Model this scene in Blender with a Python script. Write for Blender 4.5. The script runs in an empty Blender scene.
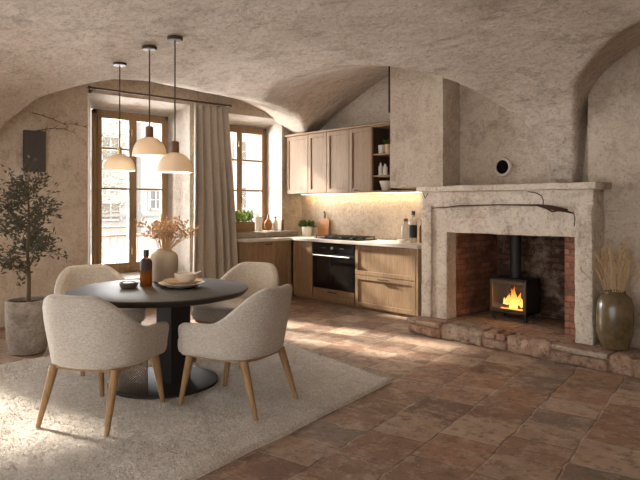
import bpy, bmesh, math, random
import numpy as np
from mathutils import Vector, Matrix, noise
random.seed(7)
PI = math.pi
scene = bpy.context.scene
COL = scene.collection

# ------------------------------------------------------------------ camera
YAW = math.radians(42)
cam_d = bpy.data.cameras.new('camera')
cam = bpy.data.objects.new('camera', cam_d); COL.objects.link(cam)
cam_d.sensor_width = 36.0
cam_d.lens = 600.0 / 640.0 * 36.0
cam_d.shift_y = -35.0 / 640.0
cam_d.clip_start = 0.05
cam.location = (0, 0, 1.39)
cam.rotation_euler = (PI / 2, 0, math.radians(90) - YAW)
scene.camera = cam

# ------------------------------------------------------------------ light
def lin(r, g, b):
    f = lambda c: (c / 255 / 12.92) if c / 255 <= 0.04045 else ((c / 255 + 0.055) / 1.055) ** 2.4
    return (f(r), f(g), f(b), 1.0)

world = bpy.data.worlds.new('World'); scene.world = world
world.use_nodes = True
bg = world.node_tree.nodes['Background']
bg.inputs['Color'].default_value = (0.98, 0.99, 1.0, 1)
bg.inputs['Strength'].default_value = 3.1

sun_d = bpy.data.lights.new('sun', 'SUN')
sun_d.energy = 13.0; sun_d.angle = math.radians(3.5); sun_d.color = (1.0, 0.92, 0.8)
sun = bpy.data.objects.new('sun', sun_d); COL.objects.link(sun)
SUN_EL, SUN_AZ = math.radians(28.7), math.radians(12.5)
sv = Vector((math.cos(SUN_EL) * math.cos(SUN_AZ), math.cos(SUN_EL) * math.sin(SUN_AZ), -math.sin(SUN_EL)))
sun.rotation_euler = sv.to_track_quat('-Z', 'Y').to_euler()

def area(name, loc, direction, sx, sy, power, color):
    d = bpy.data.lights.new(name, 'AREA'); d.shape = 'RECTANGLE'
    d.size = sx; d.size_y = sy; d.energy = power; d.color = color
    o = bpy.data.objects.new(name, d); COL.objects.link(o)
    o.location = loc
    o.rotation_euler = Vector(direction).to_track_quat('-Z', 'Y').to_euler()
    return o
# area lamps added outside the three left windows, tilted up to brighten the ceiling
area('daylight_fill', (-9.7, 3.4, 1.5), (1, 0.0, 0.10), 2.4, 2.4, 620, (0.99, 0.99, 1.0))
area('daylight_fill', (-9.7, 6.0, 1.7), (1, -0.1, 0.06), 1.6, 2.0, 170, (0.99, 0.99, 1.0))
area('daylight_fill', (-9.7, -0.4, 1.5), (1, 0.0, 0.10), 2.4, 2.4, 560, (0.99, 0.99, 1.0))

scene.view_settings.view_transform = 'Standard'
scene.view_settings.look = 'None'
scene.view_settings.gamma = 1.0
scene.view_settings.use_curve_mapping = False
scene.view_settings.exposure = 0.72

# ------------------------------------------------------------------ materials
class N:
    def __init__(s, name):
        s.m = bpy.data.materials.new(name); s.m.use_nodes = True
        s.t = s.m.node_tree; s.t.nodes.clear()
        s.o = s.t.nodes.new('ShaderNodeOutputMaterial')
        s.tc = s.t.nodes.new('ShaderNodeTexCoord')
    def n(s, kind, **kw):
        x = s.t.nodes.new(kind)
        for k, v in kw.items(): setattr(x, k, v)
        return x
    def put(s, sock, v):
        if isinstance(v, bpy.types.NodeSocket): s.t.links.new(v, sock)
        elif v is not None: sock.default_value = v
    def vec(s, scale=(1, 1, 1), rot=(0, 0, 0), loc=(0, 0, 0), src=None):
        x = s.n('ShaderNodeMapping')
        s.put(x.inputs['Vector'], src or s.tc.outputs['Object'])
        x.inputs['Scale'].default_value = scale; x.inputs['Rotation'].default_value = rot
        x.inputs['Location'].default_value = loc
        return x.outputs[0]
    def noise(s, scale, detail=4, rough=0.6, vec=None, dist=0.0):
        x = s.n('ShaderNodeTexNoise')
        x.inputs['Scale'].default_value = scale; x.inputs['Detail'].default_value = detail
        x.inputs['Roughness'].default_value = rough; x.inputs['Distortion'].default_value = dist
        s.put(x.inputs['Vector'], vec or s.tc.outputs['Object'])
        return x.outputs['Fac']
    def voro(s, scale, vec=None, feature='F1', out='Distance'):
        x = s.n('ShaderNodeTexVoronoi', feature=feature)
        x.inputs['Scale'].default_value = scale
        s.put(x.inputs['Vector'], vec or s.tc.outputs['Object'])
        return x.outputs[out]
    def ramp(s, fac, *stops):
        x = s.n('ShaderNodeValToRGB'); e = x.color_ramp.elements
        while len(e) < len(stops): e.new(0.5)
        for i, (p, c) in enumerate(stops):
            e[i].position = p; e[i].color = c if not isinstance(c, (int, float)) else (c, c, c, 1)
        s.put(x.inputs[0], fac)
        return x.outputs[0]
    def mix(s, fac, a, b, mode='MIX'):
        x = s.n('ShaderNodeMix', data_type='RGBA', blend_type=mode)
        s.put(x.inputs[0], fac); s.put(x.inputs[6], a); s.put(x.inputs[7], b)
        return x.outputs[2]
    def math(s, op, a, b=0.5):
        x = s.n('ShaderNodeMath', operation=op); s.put(x.inputs[0], a); s.put(x.inputs[1], b)
        return x.outputs[0]
    def bump(s, h, strength=0.3, dist=0.01, normal=None):
        x = s.n('ShaderNodeBump'); x.inputs['Strength'].default_value = strength
        x.inputs['Distance'].default_value = dist
        s.put(x.inputs['Height'], h)
        if normal: s.put(x.inputs['Normal'], normal)
        return x.outputs[0]
    def bsdf(s, color, rough=0.6, normal=None, metal=0.0, spec=None, **kw):
        p = s.n('ShaderNodeBsdfPrincipled')
        s.put(p.inputs['Base Color'], color); s.put(p.inputs['Roughness'], rough)
        p.inputs['Metallic'].default_value = metal
        if spec is not None: p.inputs['Specular IOR Level'].default_value = spec
        if normal: s.put(p.inputs['Normal'], normal)
        for k, v in kw.items(): s.put(p.inputs[k.replace('_', ' ')], v)
        return p.outputs[0]
    def end(s, shader):
        s.t.links.new(shader, s.o.inputs['Surface']); return s.m

MAT = {}
def plaster(name, base, pink, light, dark, stretch=(1, 1, 1), bumpk=1.0):
    k = N(name)
    v = k.vec(stretch)
    big = k.noise(0.9, 6, 0.65, v, 0.4)
    med = k.noise(7.5, 9, 0.72, v, 0.6)
    fine = k.noise(36, 6, 0.72, v, 0.5)
    c = k.mix(k.ramp(big, (0.40, 0), (0.60, 1)), base, light)
    c = k.mix(k.ramp(med, (0.50, 0), (0.64, 0.8)), c, pink)
    c = k.mix(k.ramp(k.noise(3.0, 10, 0.8, k.vec(stretch, loc=(7, 3, 1)), 0.5), (0.50, 0), (0.62, 0.6)), c, dark)
    c = k.mix(k.ramp(k.noise(8, 9, 0.78, k.vec(stretch, loc=(1, 8, 4)), 0.8), (0.50, 0), (0.62, 0.75)), c, light)
    c = k.mix(k.ramp(fine, (0.34, 0.75), (0.46, 0)), c, dark)
    c = k.mix(k.ramp(fine, (0.55, 0), (0.70, 0.5)), c, light)
    h = k.math('ADD', k.math('MULTIPLY', med, 1.2), k.math('MULTIPLY', fine, 0.55))
    cr = k.noise(13, 10, 0.8, k.vec(stretch, loc=(4, 4, 9)), 1.2)
    c = k.mix(k.ramp(cr, (0.35, 0.14), (0.43, 0)), c, dark)
    h = k.math('ADD', h, k.math('MULTIPLY', k.ramp(cr, (0.34, 0), (0.46, 1)), 0.14))
    b = k.bump(h, 0.7 * bumpk, 0.024)
    b = k.bump(k.noise(80, 4, 0.7, v), 0.5 * bumpk, 0.006, b)
    MAT[name] = k.end(k.bsdf(c, 0.92, b, spec=0.15))
plaster('vault_plaster_lit', lin(202, 186, 168), lin(194, 172, 154), lin(218, 204, 188), lin(150, 132, 116), (0.8, 1.1, 1.2), 1.9)  # vault tone lightened, painting light that sets off the arch edge
plaster('wall_plaster_shaded', lin(184, 168, 150), lin(174, 153, 135), lin(202, 188, 171), lin(150, 132, 115), bumpk=1.2)  # same plaster toned darker on walls, painting shade beside the lit vault
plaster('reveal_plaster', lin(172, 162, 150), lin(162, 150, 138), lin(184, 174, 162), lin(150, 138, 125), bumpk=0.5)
plaster('limestone', lin(204, 190, 172), lin(192, 170, 150), lin(220, 208, 192), lin(142, 124, 107), (1, 1, 1), 1.3)
plaster('counter_stone', lin(196, 188, 177), lin(190, 181, 169), lin(206, 199, 189), lin(180, 170, 158), bumpk=0.1)
plaster('sill_stone', lin(140, 130, 119), lin(130, 117, 105), lin(160, 150, 138), lin(98, 88, 79), bumpk=1.0)
plaster('pot_stone', lin(134, 123, 112), lin(124, 110, 98), lin(156, 146, 134), lin(94, 84, 75), bumpk=0.8)

def wood(name, c1, c2, c3, axis='z', rough=0.55, scale=1.0):
    k = N(name)
    st = {'x': (1.3, 16, 16), 'y': (16, 1.3, 16), 'z': (16, 16, 1.3)}[axis]
    st = tuple(a * scale for a in st)
    v = k.vec(st)
    g = k.noise(1.0, 6, 0.6, v, 0.8)
    fg = k.noise(5.0, 4, 0.6, v, 0.2)
    c = k.mix(k.ramp(g, (0.3, 0), (0.7, 1)), c1, c2)
    c = k.mix(k.ramp(fg, (0.5, 0), (0.72, 0.8)), c, c3)
    b = k.bump(fg, 0.2, 0.002)
    MAT[name] = k.end(k.bsdf(c, rough, b, spec=0.3))
for ax in 'xyz':
    wood('oak_' + ax, lin(154, 127, 97), lin(134, 107, 79), lin(110, 86, 62), ax)
    wood('window_oak_' + ax, lin(150, 122, 88), lin(130, 104, 73), lin(106, 82, 56), ax)
wood('leg_oak', lin(158, 126, 88), lin(140, 108, 73), lin(116, 88, 58), 'z')
wood('board_wood', lin(180, 128, 78), lin(158, 108, 62), lin(130, 86, 48), 'z')
wood('dark_wood', lin(78, 60, 47), lin(64, 49, 39), lin(50, 38, 31), 'z')
wood('walnut', lin(120, 86, 60), lin(98, 68, 46), lin(78, 53, 36), 'z')
wood('table_wood', lin(54, 45, 39), lin(45, 38, 33), lin(35, 29, 26), 'x', 0.6, 0.6)
wood('bark', lin(96, 78, 60), lin(80, 64, 48), lin(60, 48, 36), 'z', 0.9)
wood('planter_wood', lin(150, 120, 84), lin(132, 102, 70), lin(108, 82, 55), 'y')

def plain(name, col, rough=0.5, metal=0.0, spec=0.5, nz=0.06, bumpk=0.0, **kw):
    k = N(name)
    f = k.noise(14, 5, 0.6)
    d = tuple(c * (1 - nz * 2.5) for c in col[:3]) + (1,)
    c = k.mix(f, d, tuple(min(1, c * (1 + nz * 1.5)) for c in col[:3]) + (1,))
    b = k.bump(k.noise(60, 4, 0.6), bumpk, 0.004) if bumpk else None
    MAT[name] = k.end(k.bsdf(c, rough, b, metal, spec, **kw))
plain('black_metal', lin(40, 37, 35), 0.65, 0.0, 0.25)
plain('stove_iron', lin(46, 43, 41), 0.55, 0.2, 0.4)
plain('stove_frame', lin(98, 86, 76), 0.4, 0.6, 0.5)
plain('bronze', lin(74, 55, 40), 0.6, 0.25, 0.3)
plain('rust_iron', lin(70, 48, 36), 0.85, 0.3, 0.3, 0.2, 0.5)
plain('steel', lin(200, 196, 190), 0.28, 0.9)
plain('oven_black', lin(22, 21, 21), 0.18, 0.0, 0.5)
plain('panel_slate', lin(76, 69, 64), 0.7, 0.0, 0.3, 0.08, 0.2)
plain('cord_black', lin(45, 36, 30), 0.7)
plain('cream_ceramic', lin(222, 212, 196), 0.5, 0, 0.4, 0.05, 0.1)
plain('white_ceramic', lin(232, 226, 216), 0.35, 0, 0.5, 0.03)
plain('vase_clay', lin(184, 168, 148), 0.85, 0, 0.2, 0.06, 0.25)
plain('tan_ceramic', lin(196, 168, 134), 0.7, 0, 0.3, 0.18, 0.3)
plain('olive_dish', lin(110, 100, 82), 0.4, 0, 0.5, 0.1)
plain('cap_black', lin(34, 30, 28), 0.4)
plain('vent_black', lin(20, 19, 18), 0.9, 0, 0.1)
plain('label_dark', lin(52, 38, 30), 0.6)
plain('label_black', lin(28, 26, 25), 0.6)
plain('soil', lin(58, 46, 36), 0.95, 0, 0.1, 0.2, 0.9)
plain('straw', lin(196, 164, 124), 0.8, 0, 0.2, 0.15)
plain('bud', lin(186, 148, 112), 0.85, 0, 0.2, 0.2)
plain('grass_gold', lin(196, 168, 126), 0.8, 0, 0.2, 0.15)
plain('facade_cream', lin(164, 159, 151), 0.9, 0, 0.2, 0.05, 0.2)
plain('facade_white', lin(170, 168, 164), 0.9, 0, 0.2, 0.05, 0.2)
plain('facade_trim', lin(150, 145, 136), 0.9)
plain('shutter_grey', lin(104, 106, 108), 0.8)
plain('shutter_tan', lin(122, 112, 98), 0.8)
plain('roof_tile', lin(178, 140, 118), 0.9, 0, 0.2, 0.2, 0.5)
plain('street', lin(160, 154, 146), 0.95)
plain('rail_iron', lin(120, 108, 96), 0.6, 0.3)
plain('outer_leaf', lin(128, 126, 108), 0.8, 0, 0.2, 0.2)
plain('vent_ring', lin(196, 184, 168), 0.7, 0, 0.3, 0.04)
plain('brass_hinge', lin(190, 160, 110), 0.35, 0.8)
plain('log', lin(60, 42, 30), 0.95, 0, 0.1, 0.3, 0.9)
plain('mortar_dark', lin(104, 90, 78), 0.95, 0, 0.1, 0.2, 0.9)
plain('perlator', lin(150, 118, 84), 0.5, 0.4)

def leafmat(name, a, b):
    k = N(name)
    c = k.mix(k.noise(25, 3), a, b)
    d = k.bsdf(c, 0.55, spec=0.3)
    t = k.n('ShaderNodeBsdfTranslucent'); k.put(t.inputs[0], c)
    m = k.n('ShaderNodeMixShader'); m.inputs[0].default_value = 0.2
    k.t.links.new(d, m.inputs[1]); k.t.links.new(t.outputs[0], m.inputs[2])
    MAT[name] = k.end(m.outputs[0])
leafmat('olive_leaf', lin(58, 56, 42), lin(84, 79, 62))
leafmat('herb_leaf', lin(96, 124, 48), lin(140, 160, 72))
leafmat('dark_leaf', lin(60, 82, 40), lin(92, 112, 58))

def fabric(name, a, b, sc=1.0, bumpk=0.5):
    k = N(name)
    w1 = k.noise(1, 2, 0.5, k.vec((420 * sc, 420 * sc, 60 * sc)))
    w2 = k.noise(1, 2, 0.5, k.vec((60 * sc, 60 * sc, 420 * sc)))
    w = k.math('MULTIPLY', k.math('ADD', w1, w2), 0.5)
    g = k.noise(6, 5, 0.6)
    c = k.mix(k.ramp(w, (0.38, 0), (0.62, 1)), a, b)
    c = k.mix(k.ramp(g, (0.4, 0), (0.7, 0.3)), c, a)
    bm = k.bump(w, bumpk, 0.004)
    MAT[name] = k.end(k.bsdf(c, 0.95, bm, spec=0.1, Sheen_Weight=0.3))
fabric('boucle', lin(160, 150, 138), lin(200, 191, 179), 0.8, 0.6)
fabric('linen', lin(156, 145, 131), lin(182, 171, 156), 0.8, 0.4)

def rugmat():
    for nm, tuft in (('rug_wool', False), ('rug_pile', True)):
        k = N(nm)
        a = k.n('ShaderNodeNewGeometry').outputs['Random Per Island'] if tuft else k.noise(60, 5, 0.75)
        b2 = k.noise(9, 6, 0.7); c3 = k.noise(1.6, 4, 0.6)
        c = k.mix(k.ramp(a, (0.0, 0), (1.0, 1)) if tuft else k.ramp(a, (0.36, 0), (0.62, 1)), lin(176, 166, 154), lin(228, 220, 209))
        c = k.mix(k.ramp(b2, (0.42, 0), (0.66, 0.4)), c, lin(170, 158, 146))
        c = k.mix(k.ramp(c3, (0.45, 0), (0.7, 0.25)), c, lin(204, 194, 181))
        n1 = None if tuft else k.bump(a, 1.0, 0.02)
        MAT[nm] = k.end(k.bsdf(c, 1.0, n1, spec=0.05, Sheen_Weight=0.15))
rugmat()

def tiles():
    k = N('terracotta_tiles')
    wob = k.n('ShaderNodeVectorMath', operation='ADD')
    nz = k.n('ShaderNodeTexNoise'); nz.inputs['Scale'].default_value = 5.0; nz.inputs['Detail'].default_value = 5
    k.put(nz.inputs['Vector'], k.tc.outputs['Object'])
    sc = k.n('ShaderNodeVectorMath', operation='SCALE'); k.put(sc.inputs[0], nz.outputs['Color']); sc.inputs[3].default_value = 0.045
    k.put(wob.inputs[0], k.vec((1, 1, 1), (0, 0, math.radians(77)))); k.put(wob.inputs[1], sc.outputs[0])
    def brick(w, h, m, c1, c2, mort, off=0.5):
        x = k.n('ShaderNodeTexBrick'); x.offset = off; x.squash = 0.75; x.squash_frequency = 3
        k.put(x.inputs['Vector'], wob.outputs[0])
        x.inputs['Scale'].default_value = 1.0; x.inputs['Brick Width'].default_value = w
        x.inputs['Row Height'].default_value = h; x.inputs['Mortar Size'].default_value = m
        x.inputs['Mortar Smooth'].default_value = 0.6
        x.inputs['Color1'].default_value = c1; x.inputs['Color2'].default_value = c2; x.inputs['Mortar'].default_value = mort
        return x
    b = brick(0.40, 0.37, 0.009, (0, 0, 0, 1), (1, 1, 1, 1), (0.5, 0.5, 0.5, 1))
    per = b.outputs['Color']
    c = k.ramp(per, (0.0, lin(98, 76, 62)), (0.25, lin(152, 116, 92)), (0.5, lin(120, 98, 82)), (0.75, lin(172, 148, 126)), (1, lin(112, 97, 86)))
    c = k.mix(k.ramp(k.noise(5, 9, 0.75), (0.48, 0), (0.62, 0.7)), c, lin(178, 156, 135))
    c = k.mix(k.ramp(k.noise(11, 8, 0.78, k.vec(loc=(3, 5, 1))), (0.50, 0), (0.60, 0.7)), c, lin(94, 72, 58))
    c = k.mix(k.ramp(k.noise(2.3, 8, 0.7, k.vec(loc=(9, 1, 1))), (0.5, 0), (0.72, 0.5)), c, lin(150, 108, 82))
    c = k.mix(k.ramp(k.noise(40, 4, 0.7), (0.60, 0), (0.70, 0.6)), c, lin(186, 168, 150))
    c = k.mix(k.math('MULTIPLY', b.outputs['Fac'], k.ramp(k.noise(4, 5, 0.7), (0.4, 0.15), (0.6, 0.75))), c, k.mix(k.ramp(k.noise(3, 4, 0.6, k.vec(loc=(5, 2, 2))), (0.45, 0), (0.55, 1)), lin(86, 70, 59), lin(176, 158, 140)))
    h = k.math('SUBTRACT', k.math('MULTIPLY', k.noise(9, 8, 0.7), 0.7), k.math('MULTIPLY', b.outputs['Fac'], 0.3))
    h = k.math('ADD', h, k.math('MULTIPLY', per, 0.15))
    n1 = k.bump(h, 0.8, 0.016)
    r = k.ramp(k.noise(6, 6, 0.7), (0.3, 0.42), (0.7, 0.7))
    MAT['terracotta_tiles'] = k.end(k.bsdf(c, r, n1, spec=0.35))
tiles()

def bricks():
    k = N('old_brick')
    sep = k.n('ShaderNodeSeparateXYZ'); k.put(sep.inputs[0], k.tc.outputs['Object'])
    cb = k.n('ShaderNodeCombineXYZ'); k.put(cb.inputs[0], k.math('ADD', sep.outputs[0], sep.outputs[1])); k.put(cb.inputs[1], sep.outputs[2])
    add = k.n('ShaderNodeVectorMath', operation='ADD')
    nz = k.n('ShaderNodeTexNoise'); nz.inputs['Scale'].default_value = 6.0; k.put(nz.inputs['Vector'], k.tc.outputs['Object'])
    sc = k.n('ShaderNodeVectorMath', operation='SCALE'); k.put(sc.inputs[0], nz.outputs['Color']); sc.inputs[3].default_value = 0.02
    k.put(add.inputs[0], cb.outputs[0]); k.put(add.inputs[1], sc.outputs[0])
    x = k.n('ShaderNodeTexBrick'); k.put(x.inputs['Vector'], add.outputs[0])
    x.inputs['Scale'].default_value = 1; x.inputs['Brick Width'].default_value = 0.2; x.inputs['Row Height'].default_value = 0.062
    x.inputs['Mortar Size'].default_value = 0.008; x.inputs['Mortar Smooth'].default_value = 0.4
    x.inputs['Color1'].default_value = lin(168, 112, 86); x.inputs['Color2'].default_value = lin(126, 82, 64); x.inputs['Mortar'].default_value = lin(112, 94, 80)
    c = k.mix(k.ramp(k.noise(7, 8, 0.75), (0.46, 0), (0.66, 0.7)), x.outputs['Color'], lin(74, 56, 46))
    c = k.mix(k.ramp(k.noise(16, 6, 0.7), (0.55, 0), (0.7, 0.6)), c, lin(150, 122, 102))
    h = k.math('SUBTRACT', k.math('MULTIPLY', k.noise(22, 6, 0.7), 0.6), x.outputs['Fac'])
    MAT['old_brick'] = k.end(k.bsdf(c, 0.95, k.bump(h, 0.9, 0.015), spec=0.1))
    k = N('sooty_stone')
    x2 = k.n('ShaderNodeTexBrick'); sep = k.n('ShaderNodeSeparateXYZ'); k.put(sep.inputs[0], k.tc.outputs['Object'])
    cb = k.n('ShaderNodeCombineXYZ'); k.put(cb.inputs[0], sep.outputs[0]); k.put(cb.inputs[1], k.math('ADD', sep.outputs[2], k.math('MULTIPLY', k.noise(5), 0.05)))
    k.put(x2.inputs['Vector'], cb.outputs[0]); x2.inputs['Scale'].default_value = 1; x2.inputs['Brick Width'].default_value = 0.2; x2.inputs['Row Height'].default_value = 0.065
    x2.inputs['Mortar Size'].default_value = 0.01; x2.inputs['Color1'].default_value = lin(118, 90, 72); x2.inputs['Color2'].default_value = lin(86, 66, 54); x2.inputs['Mortar'].default_value = lin(78, 66, 57)
    c = k.mix(k.ramp(k.noise(3.2, 8, 0.75), (0.5, 0), (0.62, 0.9)), x2.outputs['Color'], lin(158, 138, 120))
    c = k.mix(k.ramp(k.noise(9, 8, 0.78), (0.47, 0), (0.64, 0.7)), c, lin(60, 48, 40))
    h = k.math('SUBTRACT', k.noise(12, 8, 0.75), k.math('MULTIPLY', x2.outputs['Fac'], 0.6))
    MAT['sooty_stone'] = k.end(k.bsdf(c, 0.95, k.bump(h, 1.0, 0.03), spec=0.1))
    k = N('hearth_stone')
    oi = k.n('ShaderNodeNewGeometry').outputs['Random Per Island']
    c = k.ramp(oi, (0.0, lin(172, 150, 130)), (0.25, lin(150, 104, 82)), (0.5, lin(170, 156, 140)), (0.75, lin(134, 92, 72)), (1, lin(148, 132, 116)))
    c = k.mix(k.ramp(k.noise(9, 9, 0.78), (0.42, 0), (0.66, 0.8)), c, lin(182, 160, 138))
    c = k.mix(k.ramp(k.noise(17, 8, 0.78, k.vec(loc=(2, 3, 4))), (0.5, 0), (0.64, 0.85)), c, lin(96, 74, 60))
    h = k.noise(16, 9, 0.75)
    MAT['hearth_stone'] = k.end(k.bsdf(c, 0.95, k.bump(h, 0.9, 0.03), spec=0.12))
bricks()

def special():
    k = N('window_glass')
    t = k.n('ShaderNodeBsdfTransparent'); g = k.n('ShaderNodeBsdfGlossy'); g.inputs['Roughness'].default_value = 0.03
    m = k.n('ShaderNodeMixShader'); m.inputs[0].default_value = 0.05
    k.t.links.new(t.outputs[0], m.inputs[1]); k.t.links.new(g.outputs[0], m.inputs[2]); MAT['window_glass'] = k.end(m.outputs[0])
    for nm, col, rg in (('amber_glass', (0.46, 0.19, 0.05, 1), 0.08), ('clear_glass', (0.86, 0.84, 0.78, 1), 0.05)):
        k = N(nm)
        t = k.n('ShaderNodeBsdfTransparent'); t.inputs[0].default_value = col
        d = k.bsdf(tuple(c * 0.75 for c in col[:3]) + (1,), rg, spec=0.6)
        m = k.n('ShaderNodeMixShader'); m.inputs[0].default_value = 0.4
        k.t.links.new(t.outputs[0], m.inputs[1]); k.t.links.new(d, m.inputs[2]); MAT[nm] = k.end(m.outputs[0])
    k = N('oven_glass'); MAT['oven_glass'] = k.end(k.bsdf(lin(34, 31, 29), 0.08, spec=0.6))
    k = N('shade_glass')
    d = k.bsdf(lin(226, 212, 192), 0.6, k.bump(k.noise(50), 0.05, 0.003), spec=0.3)
    t = k.n('ShaderNodeBsdfTranslucent'); t.inputs[0].default_value = lin(238, 222, 198)
    m = k.n('ShaderNodeMixShader'); m.inputs[0].default_value = 0.18
    k.t.links.new(d, m.inputs[1]); k.t.links.new(t.outputs[0], m.inputs[2]); MAT['shade_glass'] = k.end(m.outputs[0])
    for nm, col, st in (('bulb_glow', (1, 0.78, 0.5, 1), 14), ('led_glow', (1, 0.78, 0.48, 1), 6), ('ember_glow', (1, 0.22, 0.03, 1), 2.5)):
        k = N(nm); e = k.n('ShaderNodeEmission'); e.inputs[0].default_value = col; e.inputs[1].default_value = st
        MAT[nm] = k.end(e.outputs[0])
    k = N('flame_glow')
    sep = k.n('ShaderNodeSeparateXYZ'); k.put(sep.inputs[0], k.tc.outputs['Generated'])
    c = k.ramp(sep.outputs[2], (0.0, (1, 0.50, 0.13, 1)), (0.4, (1, 0.34, 0.05, 1)), (1.0, (0.9, 0.12, 0.01, 1)))
    e = k.n('ShaderNodeEmission'); k.put(e.inputs[0], c); k.put(e.inputs[1], k.ramp(sep.outputs[2], (0, 1.0), (1, 0.4)))
    x = k.math('MULTIPLY', k.ramp(sep.outputs[2], (0, 1.0), (1, 0.25)), 2.5); k.put(e.inputs[1], x)
    t = k.n('ShaderNodeBsdfTransparent'); m = k.n('ShaderNodeMixShader'); m.inputs[0].default_value = 0.62
    k.t.links.new(t.outputs[0], m.inputs[1]); k.t.links.new(e.outputs[0], m.inputs[2]); MAT['flame_glow'] = k.end(m.outputs[0])
    k = N('perforated_bronze')
    sep = k.n('ShaderNodeSeparateXYZ'); k.put(sep.inputs[0], k.tc.outputs['Object'])
    ang = k.n('ShaderNodeMath', operation='ARCTAN2'); k.put(ang.inputs[0], sep.outputs[1]); k.put(ang.inputs[1], sep.outputs[0])
    cb = k.n('ShaderNodeCombineXYZ'); k.put(cb.inputs[0], k.math('MULTIPLY', ang.outputs[0], 0.30)); k.put(cb.inputs[1], sep.outputs[2])
    mp = k.vec((1, 1, 1), (0, 0, PI / 4), src=cb.outputs[0])
    v = k.n('ShaderNodeTexVoronoi'); v.inputs['Scale'].default_value = 85; v.inputs['Randomness'].default_value = 0; k.put(v.inputs['Vector'], mp)
    hole = k.math('LESS_THAN', v.outputs['Distance'], 0.33)
    met = k.bsdf(lin(98, 80, 60), 0.45, metal=0.5)
    t = k.n('ShaderNodeBsdfTransparent'); m = k.n('ShaderNodeMixShader'); k.put(m.inputs[0], hole)
    k.t.links.new(met, m.inputs[1]); k.t.links.new(t.outputs[0], m.inputs[2]); MAT['perforated_bronze'] = k.end(m.outputs[0])
    k = N('glazed_olive')
    c = k.mix(k.ramp(k.noise(7, 7, 0.7), (0.38, 0), (0.66, 1)), lin(80, 66, 44), lin(112, 95, 66))
    c = k.mix(k.ramp(k.noise(18, 6, 0.7), (0.55, 0), (0.7, 0.6)), c, lin(74, 60, 40))
    MAT['glazed_olive'] = k.end(k.bsdf(c, 0.25, k.bump(k.noise(12, 5), 0.2, 0.01), spec=0.55))
special()

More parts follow.
